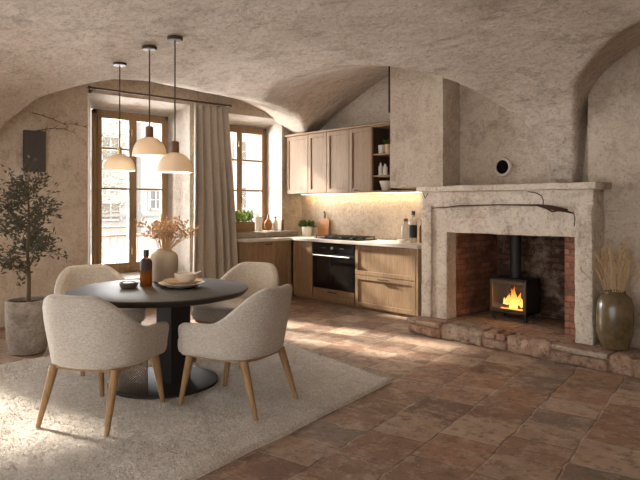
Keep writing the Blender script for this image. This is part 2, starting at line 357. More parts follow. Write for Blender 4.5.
# ------------------------------------------------------------------ mesh helpers
class MB:
    def __init__(s): s.v = []; s.f = []; s.sm = []
    def add(s, vs, fs, smooth=False):
        o = len(s.v); s.v += [tuple(v) for v in vs]
        s.f += [tuple(i + o for i in f) for f in fs]; s.sm += [smooth] * len(fs); return s
    def box(s, x0, x1, y0, y1, z0, z1):
        vs = [(x, y, z) for z in (z0, z1) for y in (y0, y1) for x in (x0, x1)]
        return s.add(vs, [(0, 2, 3, 1), (4, 5, 7, 6), (0, 1, 5, 4), (2, 6, 7, 3), (0, 4, 6, 2), (1, 3, 7, 5)])
    def rings(s, rings, closed=True, cap0=True, cap1=True, smooth=True):
        n = len(rings[0]); vs = [p for r in rings for p in r]; fs = []
        for i in range(len(rings) - 1):
            for j in range(n if closed else n - 1):
                a = i * n + j; b = i * n + (j + 1) % n
                fs.append((a, b, b + n, a + n))
        if cap0: fs.append(tuple(range(n - 1, -1, -1)))
        if cap1: fs.append(tuple(range((len(rings) - 1) * n, len(rings) * n)))
        return s.add(vs, fs, smooth)
    def lathe(s, prof, c=(0, 0, 0), seg=32, sx=1, sy=1, cap0=True, cap1=True):
        rs = [[(c[0] + r * sx * math.cos(2 * PI * k / seg), c[1] + r * sy * math.sin(2 * PI * k / seg), c[2] + z) for k in range(seg)] for r, z in prof]
        return s.rings(rs, cap0=cap0, cap1=cap1)
    def tube(s, pts, rad, seg=8):
        pts = [Vector(p) for p in pts]; n = len(pts)
        rad = rad if isinstance(rad, (list, tuple)) else [rad] * n
        rs = []; up = None
        for i, p in enumerate(pts):
            t = (pts[min(i + 1, n - 1)] - pts[max(i - 1, 0)]).normalized()
            if up is None:
                up = t.cross(Vector((0.31, 0.17, 0.94)) if abs(t.z) < 0.9 else Vector((1, 0.2, 0))).normalized()
            up = (up - t * up.dot(t)).normalized(); w = t.cross(up)
            rs.append([p + (up * math.cos(2 * PI * k / seg) + w * math.sin(2 * PI * k / seg)) * rad[i] for k in range(seg)])
        return s.rings(rs)
    def leaf(s, p, d, length, width, nrm=None, bend=0.15):
        p = Vector(p); d = Vector(d).normalized()
        n = Vector(nrm) if nrm else Vector((random.uniform(-1, 1), random.uniform(-1, 1), random.uniform(0.2, 1)))
        w = d.cross(n)
        if w.length < 1e-3: w = d.cross(Vector((1, 0, 0)))
        w.normalize(); u = w.cross(d)
        a = p; b = p + d * length * 0.5 + w * width / 2 + u * bend * length * 0.3
        c = p + d * length - u * bend * length * 0.4; e = p + d * length * 0.5 - w * width / 2 + u * bend * length * 0.3
        m = p + d * length * 0.5
        return s.add([a, b, c, e, m], [(0, 1, 4), (1, 2, 4), (4, 2, 3), (0, 4, 3)])
    def rbox(s, x0, x1, y0, y1, z0, z1, seg=0.04, amp=0.006, r=0.015, freq=7.0, seed=0.0):
        """a hewn block: rounded arrises, uneven faces"""
        nx, ny, nz = (max(2, int(round(abs(b - a) / seg))) for a, b in ((x0, x1), (y0, y1), (z0, z1)))
        g = {}; vs = []
        lo = Vector((x0, y0, z0)); hi = Vector((x1, y1, z1)); r = min(r, (hi - lo)[0] / 2.01, (hi - lo)[1] / 2.01, (hi - lo)[2] / 2.01)
        def vid(i, j, k):
            if (i, j, k) in g: return g[(i, j, k)]
            p = Vector((x0 + (x1 - x0) * i / nx, y0 + (y1 - y0) * j / ny, z0 + (z1 - z0) * k / nz))
            q = Vector([min(max(p[a], lo[a] + r), hi[a] - r) for a in range(3)])
            d = p - q
            if d.length > 1e-6: p = q + d.normalized() * r
            w = noise.noise_vector(p * freq + Vector((seed, seed * 1.7, seed * 0.3)))
            w2 = noise.noise_vector(p * freq * 3.1 + Vector((seed, 0, 5)))
            p = p + w * amp + w2 * amp * 0.4
            g[(i, j, k)] = len(vs); vs.append(p); return g[(i, j, k)]
        fs = []
        for i in range(nx):
            for j in range(ny):
                fs.append((vid(i, j, 0), vid(i, j + 1, 0), vid(i + 1, j + 1, 0), vid(i + 1, j, 0)))
                fs.append((vid(i, j, nz), vid(i + 1, j, nz), vid(i + 1, j + 1, nz), vid(i, j + 1, nz)))
        for i in range(nx):
            for k in range(nz):
                fs.append((vid(i, 0, k), vid(i + 1, 0, k), vid(i + 1, 0, k + 1), vid(i, 0, k + 1)))
                fs.append((vid(i, ny, k), vid(i, ny, k + 1), vid(i + 1, ny, k + 1), vid(i + 1, ny, k)))
        for j in range(ny):
            for k in range(nz):
                fs.append((vid(0, j, k), vid(0, j, k + 1), vid(0, j + 1, k + 1), vid(0, j + 1, k)))
                fs.append((vid(nx, j, k), vid(nx, j + 1, k), vid(nx, j + 1, k + 1), vid(nx, j, k + 1)))
        return s.add(vs, fs, True)
    def xform(s, m):
        s.v = [tuple(m @ Vector(v)) for v in s.v]; return s

def build(name, mb, mat, parent=None, bevel=0.0, label=None, kind=None, sharp=40, subsurf=0):
    me = bpy.data.meshes.new(name)
    me.from_pydata(mb.v, [], mb.f); me.validate()
    if 4 < len(mb.f) < 60000 and mat not in ('window_glass',):
        bm_ = bmesh.new(); bm_.from_mesh(me); bmesh.ops.recalc_face_normals(bm_, faces=bm_.faces); bm_.to_mesh(me); bm_.free()
    me.materials.append(MAT[mat] if isinstance(mat, str) else mat)
    if len(me.polygons) == len(mb.sm):
        me.polygons.foreach_set('use_smooth', mb.sm)
    if any(mb.sm) and sharp: me.set_sharp_from_angle(angle=math.radians(sharp))
    me.update()
    o = bpy.data.objects.new(name, me); COL.objects.link(o)
    if parent: o.parent = parent
    if bevel:
        b = o.modifiers.new('bevel', 'BEVEL'); b.width = bevel; b.segments = 2; b.limit_method = 'ANGLE'
    if subsurf:
        sb = o.modifiers.new('sub', 'SUBSURF'); sb.levels = sb.render_levels = subsurf
    if label: o['label'] = label
    if kind: o['kind'] = kind
    return o

def thing(name, label, cat, loc=(0, 0, 0), rotz=0.0, group=None):
    o = bpy.data.objects.new(name, None); COL.objects.link(o); o.empty_display_size = 0.1
    o.location = loc; o.rotation_euler = (0, 0, rotz)
    o['label'] = label; o['category'] = cat
    if group: o['group'] = group
    return o
def tag(o, label, cat, group=None, loc=None, rotz=None):
    o['label'] = label; o['category'] = cat
    if group: o['group'] = group
    if loc: o.location = loc
    if rotz is not None: o.rotation_euler = (0, 0, rotz)
    return o
def copy_tree(o, parent=None):
    c = o.copy(); COL.objects.link(c)
    if parent: c.parent = parent
    for ch in list(o.children): copy_tree(ch, c)
    return c

# ------------------------------------------------------------------ vaulted ceiling
XW, YK, YF, YL = -7.5, 6.35, 5.77, 5.65      # window wall, kitchen wall, fireplace wall
def sup(u, n):
    u = np.clip(u, 0, 1); return (1 - u ** n) ** (1 / n)
def pchip(xs, ys, x):
    xs = np.array(xs, float); ys = np.array(ys, float); h = np.diff(xs); d = np.diff(ys) / h
    m = np.zeros_like(ys)
    m[1:-1] = np.where(d[:-1] * d[1:] > 0, 2 * d[:-1] * d[1:] / (d[:-1] + d[1:] + 1e-12), 0)
    m[0] = d[0]; m[-1] = d[-1]
    x = np.clip(x, xs[0], xs[-1]); i = np.clip(np.searchsorted(xs, x) - 1, 0, len(xs) - 2)
    t = (x - xs[i]) / h[i]
    return ((1 + 2 * t) * (1 - t) ** 2 * ys[i] + t * (1 - t) ** 2 * h[i] * m[i] + t * t * (3 - 2 * t) * ys[i + 1] + t * t * (t - 1) * h[i] * m[i + 1])
S = 0.25
def lunette_kitchen(x, y):
    k = pchip([-7.6, -7.09, -6.32, -5.59, -4.93, -4.25, -4.05, -3.657, -3.417, -3.236, -3.004, -2.873, -2.836, -2.79], [2.24, 2.56, 2.94, 3.20, 3.31, 3.33, 3.305, 3.21, 3.01, 2.715, 2.344, 1.97, 1.70, 0.9], x)
    return np.where(x > -2.79, 0.5, k - S * (YK - y))
def lunette_window(x, y):
    k = pchip([1.66, 1.73, 1.80, 1.946, 2.063, 2.204, 2.391, 2.597, 3.03, 3.56, 3.985, 4.78, 5.45, 6.03, 6.5], [0.9, 1.9, 2.27, 2.51, 2.71, 2.82, 2.95, 3.06, 3.09, 3.06, 3.04, 3.0, 2.88, 2.61, 2.2], y)
    k2 = pchip([-2.2, -2.0, -1.6, -0.8, 0.0, 0.8, 1.2, 1.4, 1.55, 1.62], [0.9, 2.0, 2.6, 3.0, 3.08, 3.0, 2.8, 2.5, 2.0, 0.9], y)
    a = np.where(y > 1.66, k, np.where(y < 1.62, k2, 0.5))
    return a - S * (x - XW)
def lunette_right(x, y):
    k = pchip([-2.64, -2.61, -2.585, -2.462, -2.335, -2.097, -1.791, -1.578, -1.0, -0.4, 0.1, 0.4, 0.6, 0.7], [0.9, 1.5, 2.03, 2.41, 2.60, 2.76, 2.90, 2.96, 3.02, 2.95, 2.75, 2.45, 1.9, 0.9], x)
    return np.where(x < -2.64, 0.5, k - S * (YL - y))
def smax(a, b, k):
    h = np.clip(0.5 + 0.5 * (a - b) / k, 0, 1); return b + (a - b) * h + k * h * (1 - h)
def ceil_z(x, y):
    a = 1.45 + 1.30 * sup((y - 1.4) / 4.20, 3.6); b = 1.45 + 1.30 * sup((-x - 3.4) / 4.02, 3.8)
    z = np.minimum(a, b)
    z = smax(z, lunette_kitchen(x, y), 0.015)
    z = smax(z, lunette_window(x, y), 0.05)
    z = smax(z, lunette_right(x, y), 0.015)
    return z
xs = np.arange(-7.58, 2.61, 0.03); ys = np.arange(-3.0, 6.44, 0.03)
gx, gy = np.meshgrid(xs, ys); gz = ceil_z(gx, gy)
mb = MB(); nx, ny = len(xs), len(ys)
vv = np.stack([gx.ravel(), gy.ravel(), gz.ravel()], 1)
for i in range(len(vv)):
    p = Vector(vv[i]); vv[i][2] += 0.010 * noise.noise(p * 2.3) + 0.004 * noise.noise(p * 9.0)
idx = np.arange(nx * ny).reshape(ny, nx)
ff = np.stack([idx[:-1, :-1].ravel(), idx[1:, :-1].ravel(), idx[1:, 1:].ravel(), idx[:-1, 1:].ravel()], 1)
mb.v = [tuple(v) for v in vv.tolist()]; mb.f = [tuple(f) for f in ff.tolist()]; mb.sm = [True] * len(mb.f)
build('ceiling', mb, 'vault_plaster_lit', kind='structure', sharp=0)

# ------------------------------------------------------------------ floor and walls
build('floor', MB().box(-8.0, 2.6, -3.0, 6.5, -0.08, 0.0), 'terracotta_tiles', kind='structure')
ZT = 3.55
# window openings in the left wall: (wall y0,y1,z0,z1), (frame y0,y1,z0,z1)
XF = -7.95
OPEN = [((2.85, 4.29, 0.42, 2.80), (3.09, 4.17, 0.47, 2.667)),
        ((4.80, 5.94, 0.90, 2.75), (4.86, 5.94, 0.985, 2.64)),
        ((-1.15, 0.95, 0.42, 2.70), (-0.95, 0.60, 0.47, 2.60))]
mb = MB(); spans = sorted(o[0] for o in OPEN); y = -3.0
for (a, b, c, d) in spans:
    mb.box(-8.0, XW, y, a - 0.0001, -0.05, ZT) if False else mb.box(XF - 0.0, XW, y, min(a, b) - 0.25 if False else a, -0.05, ZT)
    mb.box(XF, XW, a, b, -0.05, c); mb.box(XF, XW, a, b, d, ZT); y = b
mb.box(XF, XW, y, 6.45, -0.05, ZT)
build('wall_left', mb, 'wall_plaster_shaded', kind='structure')
# splayed linings of the openings
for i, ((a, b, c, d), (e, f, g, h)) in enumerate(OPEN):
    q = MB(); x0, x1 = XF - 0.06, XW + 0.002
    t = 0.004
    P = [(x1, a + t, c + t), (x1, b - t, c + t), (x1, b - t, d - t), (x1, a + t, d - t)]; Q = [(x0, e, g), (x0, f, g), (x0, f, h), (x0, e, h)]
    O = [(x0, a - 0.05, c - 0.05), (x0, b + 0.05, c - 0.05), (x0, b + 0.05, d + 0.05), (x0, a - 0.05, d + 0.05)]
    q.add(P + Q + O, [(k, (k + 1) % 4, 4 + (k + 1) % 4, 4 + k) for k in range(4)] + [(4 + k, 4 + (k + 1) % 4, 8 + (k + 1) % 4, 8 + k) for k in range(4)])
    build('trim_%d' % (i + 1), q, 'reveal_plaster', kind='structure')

mb = MB().box(-7.96, -4.36, YK, YK + 0.12, -0.05, ZT)
build('wall_back', mb, 'wall_plaster_shaded', kind='structure')
mb = MB().box(-4.38, -3.90, YF, 6.5, -0.05, ZT).box(-3.90, -2.45, YF, 6.5, 1.14, ZT).box(-2.45, 1.6, 5.52, 6.5, -0.05, ZT).box(-3.90, -2.45, 6.32, 6.5, -0.05, 1.14)
build('wall_right', mb, 'wall_plaster_shaded', kind='structure')
build('unseen_wall_front', MB().box(-8.0, -3.6, -3.1, -3.0, -0.05, ZT).box(-3.6, 2.6, -3.1, -3.0, 2.3, ZT).box(1.6, 2.6, -3.1, -3.0, -0.05, 2.3), 'wall_plaster_shaded', kind='structure')  # unseen wall behind the camera, added to cut frontal light
build('unseen_wall_side', MB().box(2.55, 2.65, -3.0, 6.5, -0.05, ZT), 'wall_plaster_shaded', kind='structure')  # unseen wall out of view, added to darken the room's right side
mb = MB().rbox(-4.80, -4.02, 5.45, 6.36, 1.59, 3.45, 0.07, 0.004, 0.012, 4)
build('wall_chimney', mb, 'wall_plaster_shaded', kind='structure')

# ------------------------------------------------------------------ windows
def window(idx, fr, mull, bars, sash=0.055):
    y0, y1, z0, z1 = fr; x = XF
    w = MB().box(x - 0.045, x + 0.035, y0, y0 + 0.05, z0, z1).box(x - 0.045, x + 0.035, y1 - 0.05, y1, z0, z1)
    w.box(x - 0.045, x + 0.035, y0, y1, z1 - 0.06, z1).box(x - 0.045, x + 0.035, y0, y1, z0, z0 + 0.06)
    root = build('window_%d' % idx, w, 'window_oak_z', bevel=0.004, kind='structure')
    if idx < 3:
        root['label'] = ['tall oak casement window with balcony railing outside', 'smaller oak casement window above the kitchen sill'][idx - 1]
    for (a, b) in ((y0 + 0.05, mull), (mull, y1 - 0.05)):
        s = MB(); xa, xb = x - 0.025, x + 0.05
        s.box(xa, xb, a, a + sash, z0 + 0.06, z1 - 0.06).box(xa, xb, b - sash, b, z0 + 0.06, z1 - 0.06)
        s.box(xa, xb, a + sash, b - sash, z0 + 0.06, z0 + 0.06 + sash * 1.3).box(xa, xb, a + sash, b - sash, z1 - 0.06 - sash, z1 - 0.06)
        for zb in bars: s.box(xa + 0.015, xb - 0.012, a + sash, b - sash, zb - 0.014, zb + 0.014)
        sa = build('sash', s, 'window_oak_z', root, bevel=0.003)
        build('pane', MB().box(x + 0.008, x + 0.012, a + sash, b - sash, z0 + 0.06, z1 - 0.06), 'window_glass', sa)
    hm = MB()
    for zz in (z0 + 0.28, z1 - 0.28):
        hm.lathe([(0.006, -0.05), (0.009, -0.04), (0.009, 0.04), (0.006, 0.05)], (x + 0.058, mull - 0.015, zz), 8)
    build('hinge', hm, 'brass_hinge', root)
    hm = MB().tube([(x + 0.05, mull + 0.02, (z0 + z1) / 2 - 0.3), (x + 0.085, mull + 0.02, (z0 + z1) / 2 - 0.3), (x + 0.085, mull + 0.02, (z0 + z1) / 2 - 0.4)], 0.008)
    build('handle', hm, 'bronze', root)
    return root
window(1, OPEN[0][1], 3.63, (1.61, 2.15))
window(2, OPEN[1][1], 5.40, (1.62, 2.10), 0.05)
window(3, OPEN[2][1], -0.17, (1.61, 2.15))
sb = MB().rbox(-7.93, -7.22, 4.84, 6.05, 0.905, 0.985, 0.05, 0.005, 0.012, 6)
build('trim_4', sb, 'sill_stone', kind='structure')

# ------------------------------------------------------------------ outside
build('ground', MB().box(-45, -8.05, -15, 45, -0.5, -0.4), 'street', kind='structure')
def balcony(loc, y0, y1, label):
    r = thing('balcony_railing', label, 'railing', (loc, y0, 0.0))
    L = y1 - y0
    for nm, z in (('top_rail', 1.07), ('middle_rail', 0.95), ('bottom_rail', 0.42)):
        build(nm, MB().box(-0.02, 0.02, 0, L, z - 0.014, z + 0.014), 'rail_iron', r)
    n = int(L / 0.105)
    bm0 = MB().tube([(0, 0, 0.42), (0, 0, 0.95)], 0.009, 6)
    b0 = None
    for i in range(n + 1):
        if b0 is None: b0 = build('baluster', bm0, 'rail_iron', r); o = b0
        else: o = b0.copy(); COL.objects.link(o); o.parent = r
        o.location = (0, 0.02 + i * (L - 0.04) / n, 0)
    build('slab', MB().box(-0.15, 0.41, -0.1, L + 0.1, 0.30, 0.40), 'facade_trim', r)
    build('corbel', MB().box(-0.1, 0.41, 0.1, 0.3, -0.4, 0.30), 'facade_trim', r); build('corbel', MB().box(-0.1, 0.41, L - 0.3, L - 0.1, -0.4, 0.30), 'facade_trim', r)
balcony(-8.36, 2.75, 4.55, 'iron balcony railing outside the tall window')
balcony(-8.36, -1.2, 1.1, 'iron balcony railing outside the window near the camera')

def house(label, y0, y1, h, mat, wins, shut, x=-32.0):
    r = thing('house', label, 'building', (x, y0, -0.4))
    L = y1 - y0
    build('wall', MB().box(-4, 0, 0, L, 0, h), mat, r)
    build('roof', MB().add([(-4.4, -0.3, h), (0.4, -0.3, h), (0.4, L + 0.3, h), (-4.4, L + 0.3, h), (-2, -0.3, h + 1.1), (-2, L + 0.3, h + 1.1)],
                           [(0, 1, 2, 3), (1, 2, 5, 4), (0, 4, 5, 3), (0, 1, 4), (3, 5, 2)]), 'roof_tile', r)
    build('string_course', MB().box(0, 0.12, 0, L, 1.15, 1.32), 'facade_trim', r)
    for (wy, wz, ww, wh) in wins:
        w = build('window', MB().box(-0.05, 0.06, wy - ww / 2, wy + ww / 2, wz, wz + wh), shut, r)
        m = MB()
        m.box(0.06, 0.1, wy - ww / 2 - 0.08, wy - ww / 2 + 0.06, wz - 0.08, wz + wh + 0.08).box(0.06, 0.1, wy + ww / 2 - 0.06, wy + ww / 2 + 0.08, wz - 0.08, wz + wh + 0.08)
        m.box(0.06, 0.1, wy - ww / 2, wy + ww / 2, wz + wh - 0.03, wz + wh + 0.08).box(0.06, 0.1, wy - ww / 2, wy + ww / 2, wz - 0.08, wz + 0.03)
        m.box(0.06, 0.09, wy - 0.04, wy + 0.04, wz, wz + wh).box(0.06, 0.09, wy - ww / 2, wy + ww / 2, wz + wh * 0.5 - 0.03, wz + wh * 0.5 + 0.03)
        build('window_frame', m, 'facade_white', w)
house('cream house with a tan shuttered window seen through the left sash', 6.0, 14.35, 8.6, 'facade_cream', [(7.4, 1.0, 1.1, 0.9), (5.0, 1.0, 1.1, 0.9), (7.4, 4.2, 1.0, 1.3)], 'shutter_tan')
house('white house with a grey window seen through the right sash', 15.0, 19.2, 9.2, 'facade_white', [(0.85, 1.58, 0.75, 1.02), (3.2, 1.58, 0.75, 1.02), (3.2, 4.6, 0.75, 1.1)], 'shutter_grey', -31.6)
house('pale house seen through the small kitchen window', 19.85, 34.0, 8.8, 'facade_white', [(2.2, 1.6, 0.9, 1.3), (5.0, 1.6, 0.9, 1.3), (2.2, 4.6, 0.9, 1.3), (5, 4.6, 0.9, 1.3)], 'shutter_tan', -32.2)

# bare pale tree in the street
rt = thing('street_tree', 'pale thin street tree beyond the balcony railing', 'tree', (-24.0, 9.4, -0.4))
tm = MB(); lm = MB()
tm.tube([(0, 0, 0), (0.05, 0.03, 1.5), (0.0, 0.1, 3.2), (0.1, 0.0, 5.0)], [0.1, 0.08, 0.05, 0.02], 8)
build('trunk', tm, 'facade_trim', rt); bmm = MB()
for i in range(34):
    z = random.uniform(1.2, 4.8); an = random.uniform(0, 2 * PI); ln = random.uniform(0.6, 1.5)
    e = (math.cos(an) * ln, math.sin(an) * ln, z + random.uniform(0.1, 0.9))
    bmm.tube([(0, 0.03, z), (e[0] * 0.5, e[1] * 0.5, z + 0.2), e], [0.025, 0.016, 0.006], 5)
    for k in range(26):
        t = random.uniform(0.3, 1.1)
        lm.leaf((e[0] * t + random.uniform(-.15, .15), e[1] * t + random.uniform(-.15, .15), z + (e[2] - z) * t + random.uniform(-.15, .15)), (random.uniform(-1, 1), random.uniform(-1, 1), random.uniform(-1, .5)), 0.13, 0.06)
build('branches', bmm, 'facade_trim', rt); build('foliage', lm, 'outer_leaf', rt, kind='stuff')

# ------------------------------------------------------------------ fireplace
fp = thing('fireplace', 'old limestone fireplace with a wide mantel shelf and raised stone hearth', 'fireplace', (-3.2, 5.3, 0))
FX, FY = -3.2, 5.3
def loc_f(mb): return mb.xform(Matrix.Translation((-FX, -FY, 0)))
build('mantel_shelf', loc_f(MB().rbox(-4.19, -2.235, 5.19, 5.80, 1.53, 1.592, 0.03, 0.006, 0.014, 8)), 'limestone', fp)
m = MB().rbox(-4.20, -2.31, 5.33, 5.80, 1.095, 1.40, 0.035, 0.006, 0.015, 5, 3).rbox(-4.21, -2.305, 5.30, 5.80, 1.37, 1.54, 0.035, 0.006, 0.015, 6, 1)
build('lintel', loc_f(m), 'limestone', fp)
m = MB().rbox(-4.21, -4.07, 5.30, 5.80, 0.15, 1.40, 0.035, 0.007, 0.018, 5, 5).rbox(-4.12, -3.885, 5.33, 5.80, 0.15, 1.13, 0.035, 0.006, 0.015, 5, 6)
build('jamb', loc_f(m), 'limestone', fp)
m = MB().rbox(-2.47, -2.305, 5.285, 5.80, 0.15, 1.40, 0.03, 0.010, 0.022, 6, 9)
build('jamb', loc_f(m), 'limestone', fp)
fb = thing('firebox', 'dark brick lined firebox', '', (0, 0, 0)); fb.parent = fp; del fb['category']
build('side_wall', loc_f(MB().box(-3.90, -3.87, 5.50, 6.34, 0.16, 1.14)), 'old_brick', fb)
build('side_wall', loc_f(MB().box(-2.66, -2.44, 5.50, 6.34, 0.16, 1.14)), 'old_brick', fb)
build('back_wall', loc_f(MB().box(-3.90, -2.44, 6.30, 6.34, 0.16, 1.14)), 'sooty_stone', fb)
build('soffit', loc_f(MB().box(-3.90, -2.44, 5.60, 6.34, 1.115, 1.14)), 'sooty_stone', fb)
# hearth of uneven stones
random.seed(12)
hm = MB(); x = -4.22; i = 0
while x < -0.7:
    w = random.choice((0.2, 0.26, 0.34, 0.44, 0.5)); d0 = random.uniform(-0.02, 0.02); c = i % 4
    if c == 2:
        z = random.uniform(0.06, 0.09); q = random.uniform(0.4, 0.6)
        hm.rbox(x, x + w - 0.014, 5.085 + d0, 5.32, 0.0, z, 0.02, 0.02, 0.03, 10, i)
        hm.rbox(x, x + w * q - 0.007, 5.095 + d0, 5.32, z + 0.008, 0.158, 0.022, 0.012, 0.022, 9, i + 30)
        hm.rbox(x + w * q + 0.007, x + w - 0.014, 5.10 + d0, 5.32, z + 0.006, 0.155, 0.022, 0.012, 0.022, 9, i + 60)
    elif c == 0 and w > 0.3:
        hm.rbox(x, x + w - 0.014, 5.09 + d0, 5.32, 0.0, 0.10, 0.02, 0.02, 0.03, 9, i)
        hm.rbox(x - 0.01, x + w - 0.01, 5.08 + d0, 5.32, 0.108, 0.160, 0.022, 0.010, 0.02, 9, i + 45)
    else:
        hm.rbox(x, x + w - 0.016, 5.085 + d0, 5.32, 0.0, 0.158, 0.02, 0.022, 0.034, 9, i)
    x += w; i += 1
hm.rbox(-4.2, -0.7, 5.11, 5.50, 0.0, 0.146, 0.05, 0.004, 0.01, 6, 77)
x = -4.2; i = 0
while x < -0.7:
    w = random.uniform(0.3, 0.5)
    hm.rbox(x, x + w - 0.006, 5.30, 5.50, 0.1, 0.160, 0.04, 0.004, 0.012, 6, i + 100); x += w; i += 1
for xx in range(4):
    for yy in range(2):
        hm.rbox(-3.87 + xx * 0.353, -3.87 + xx * 0.353 + 0.347, 5.50 + yy * 0.40, 5.50 + yy * 0.40 + 0.394, 0.1, 0.160, 0.05, 0.004, 0.01, 6, 200 + xx * 7 + yy)
build('hearth', loc_f(hm), 'hearth_stone', fp, label='raised hearth of rough reddish stones')

# wood stove
sx0, sx1, sy0, sy1 = -3.61, -3.19, 5.75, 6.03
st = thing('wood_stove', 'small black wood stove burning behind its glass door', 'stove', ((sx0 + sx1) / 2, sy0, 0.162))
W2 = (sx1 - sx0) / 2; D = sy1 - sy0
m = MB().box(-W2, -W2 + 0.02, 0.005, D, 0.075, 0.43).box(W2 - 0.02, W2, 0.005, D, 0.075, 0.43).box(-W2, W2, D - 0.02, D, 0.075, 0.43).box(-W2, W2, 0.005, D, 0.075, 0.10).box(-W2, W2, 0.005, D, 0.41, 0.43)
build('body', m, 'stove_iron', st, bevel=0.003)
build('top_plate', MB().box(-W2 - 0.008, W2 + 0.008, -0.008, D + 0.005, 0.43, 0.446), 'stove_iron', st, bevel=0.003)
m = MB().box(-W2, -W2 + 0.032, -0.018, 0.004, 0.085, 0.425).box(W2 - 0.032, W2, -0.018, 0.004, 0.085, 0.425).box(-W2 + 0.032, W2 - 0.032, -0.018, 0.004, 0.393, 0.425).box(-W2 + 0.032, W2 - 0.032, -0.018, 0.004, 0.085, 0.125)
dr = build('door', m, 'stove_frame', st, bevel=0.003, label='grey framed glass stove door')
build('glass', MB().box(-W2 + 0.032, W2 - 0.032, -0.008, -0.005, 0.125, 0.393), 'window_glass', dr)
build('handle', MB().tube([(-0.03, -0.02, 0.105), (-0.03, -0.045, 0.105), (0.03, -0.045, 0.105), (0.03, -0.02, 0.105)], 0.005, 6), 'black_metal', dr)
for ax, ay in ((-1, 0.03), (1, 0.03), (-1, D - 0.03), (1, D - 0.03)):
    build('leg', MB().lathe([(0.016, 0), (0.018, 0.008), (0.011, 0.02), (0.013, 0.08)], (ax * (W2 - 0.025), ay, 0), 10), 'stove_iron', st)
build('flue_pipe', MB().lathe([(0.072, 0.44), (0.072, 0.465), (0.06, 0.468), (0.06, 1.02)], (0.0, D * 0.55, 0), 24), 'stove_iron', st)
for (a, b) in (((-0.13, 0.09, 0.13), (0.12, 0.12, 0.135)), ((-0.10, 0.17, 0.13), (0.13, 0.14, 0.13)), ((-0.09, 0.11, 0.17), (0.10, 0.16, 0.165))):
    build('log', MB().tube([a, ((a[0] + b[0]) / 2, (a[1] + b[1]) / 2, (a[2] + b[2]) / 2 + 0.006), b], [0.024, 0.028, 0.025], 10), 'log', st)
build('embers', MB().rbox(-0.13, 0.13, 0.06, 0.2, 0.10, 0.122, 0.02, 0.008, 0.008, 20), 'ember_glow', st, kind='stuff')
fl = MB()
for (fx, fy, fh, fr) in ((-0.10, 0.11, 0.10, 0.03), (-0.06, 0.10, 0.15, 0.034), (-0.02, 0.12, 0.21, 0.04), (0.02, 0.11, 0.235, 0.04), (0.055, 0.12, 0.17, 0.036), (0.095, 0.11, 0.12, 0.03), (-0.005, 0.08, 0.13, 0.034), (0.04, 0.085, 0.10, 0.03)):
    rs = []
    for k in range(11):
        t = k / 10; r = fr * (math.sin(PI * min(1, t * 0.75 + 0.25)) ** 0.9) * (1 - t) ** 0.35 + 0.0006
        ox = 0.018 * math.sin(t * 5 + fx * 60) * t; oy = 0.01 * math.cos(t * 4 + fx * 40) * t
        rs.append([(fx + ox + r * math.cos(2 * PI * j / 10), fy + oy + 0.7 * r * math.sin(2 * PI * j / 10), 0.125 + fh * t) for j in range(10)])
    fl.rings(rs)
build('flames', fl, 'flame_glow', st, kind='stuff')
pl = bpy.data.lights.new('fire_light', 'POINT'); pl.energy = 1.5; pl.color = (1, 0.45, 0.14); pl.shadow_soft_size = 0.06
po = bpy.data.objects.new('fire_light', pl); COL.objects.link(po); po.location = ((sx0 + sx1) / 2, sy0 + 0.035, 0.162 + 0.27)

# iron bar across the lintel
ib = thing('iron_bar', 'long rusty iron bar with a twisted end hung across the lintel', 'ironwork', (-3.2, 5.28, 1.36))
build('rod', MB().tube([(-0.84, 0.0, -0.005), (-0.62, -0.004, 0.008), (-0.5, 0, 0.022), (0.0, -0.004, 0.032), (0.40, 0, 0.028)], [0.004, 0.006, 0.006, 0.006, 0.009], 8), 'rust_iron', ib)
m = MB()
m.tube([(0.38, 0, 0.03), (0.46, -0.01, 0.015), (0.54, -0.02, -0.005), (0.64, -0.008, -0.02), (0.73, 0.0, -0.045)], [0.011, 0.014, 0.012, 0.013, 0.006], 8)
m.tube([(0.40, -0.01, 0.02), (0.48, -0.025, 0.0), (0.53, -0.01, -0.03), (0.60, -0.02, -0.02), (0.72, -0.015, -0.04)], [0.006, 0.008, 0.008, 0.009, 0.004], 7)
m.tube([(0.42, 0, 0.03), (0.52, -0.03, 0.018), (0.60, -0.028, 0.002), (0.68, -0.01, -0.012)], [0.006, 0.01, 0.012, 0.006], 7)
build('twisted_end', m, 'rust_iron', ib)
m = MB().tube([(0.44, -0.005, 0.03), (0.452, -0.02, 0.075), (0.44, -0.035, 0.115), (0.40, -0.05, 0.142), (0.32, -0.06, 0.155)], 0.0045, 6)
build('hook_wire', m, 'rust_iron', ib)
build('hanging_wire', MB().tube([(0.73, 0, -0.045), (0.745, -0.012, -0.09), (0.74, -0.012, -0.16)], 0.004, 6), 'rust_iron', ib)
sh = tag(build('wall_hook', MB().tube([(-0.03, 0, 0.02), (-0.012, -0.01, -0.015), (0.0, -0.012, -0.04), (0.015, -0.01, -0.012), (0.035, 0, 0.02)], 0.004, 6), 'rust_iron'), 'small dark forked iron hook under the left end of the mantel', 'hook', loc=(-4.13, 5.285, 1.50))

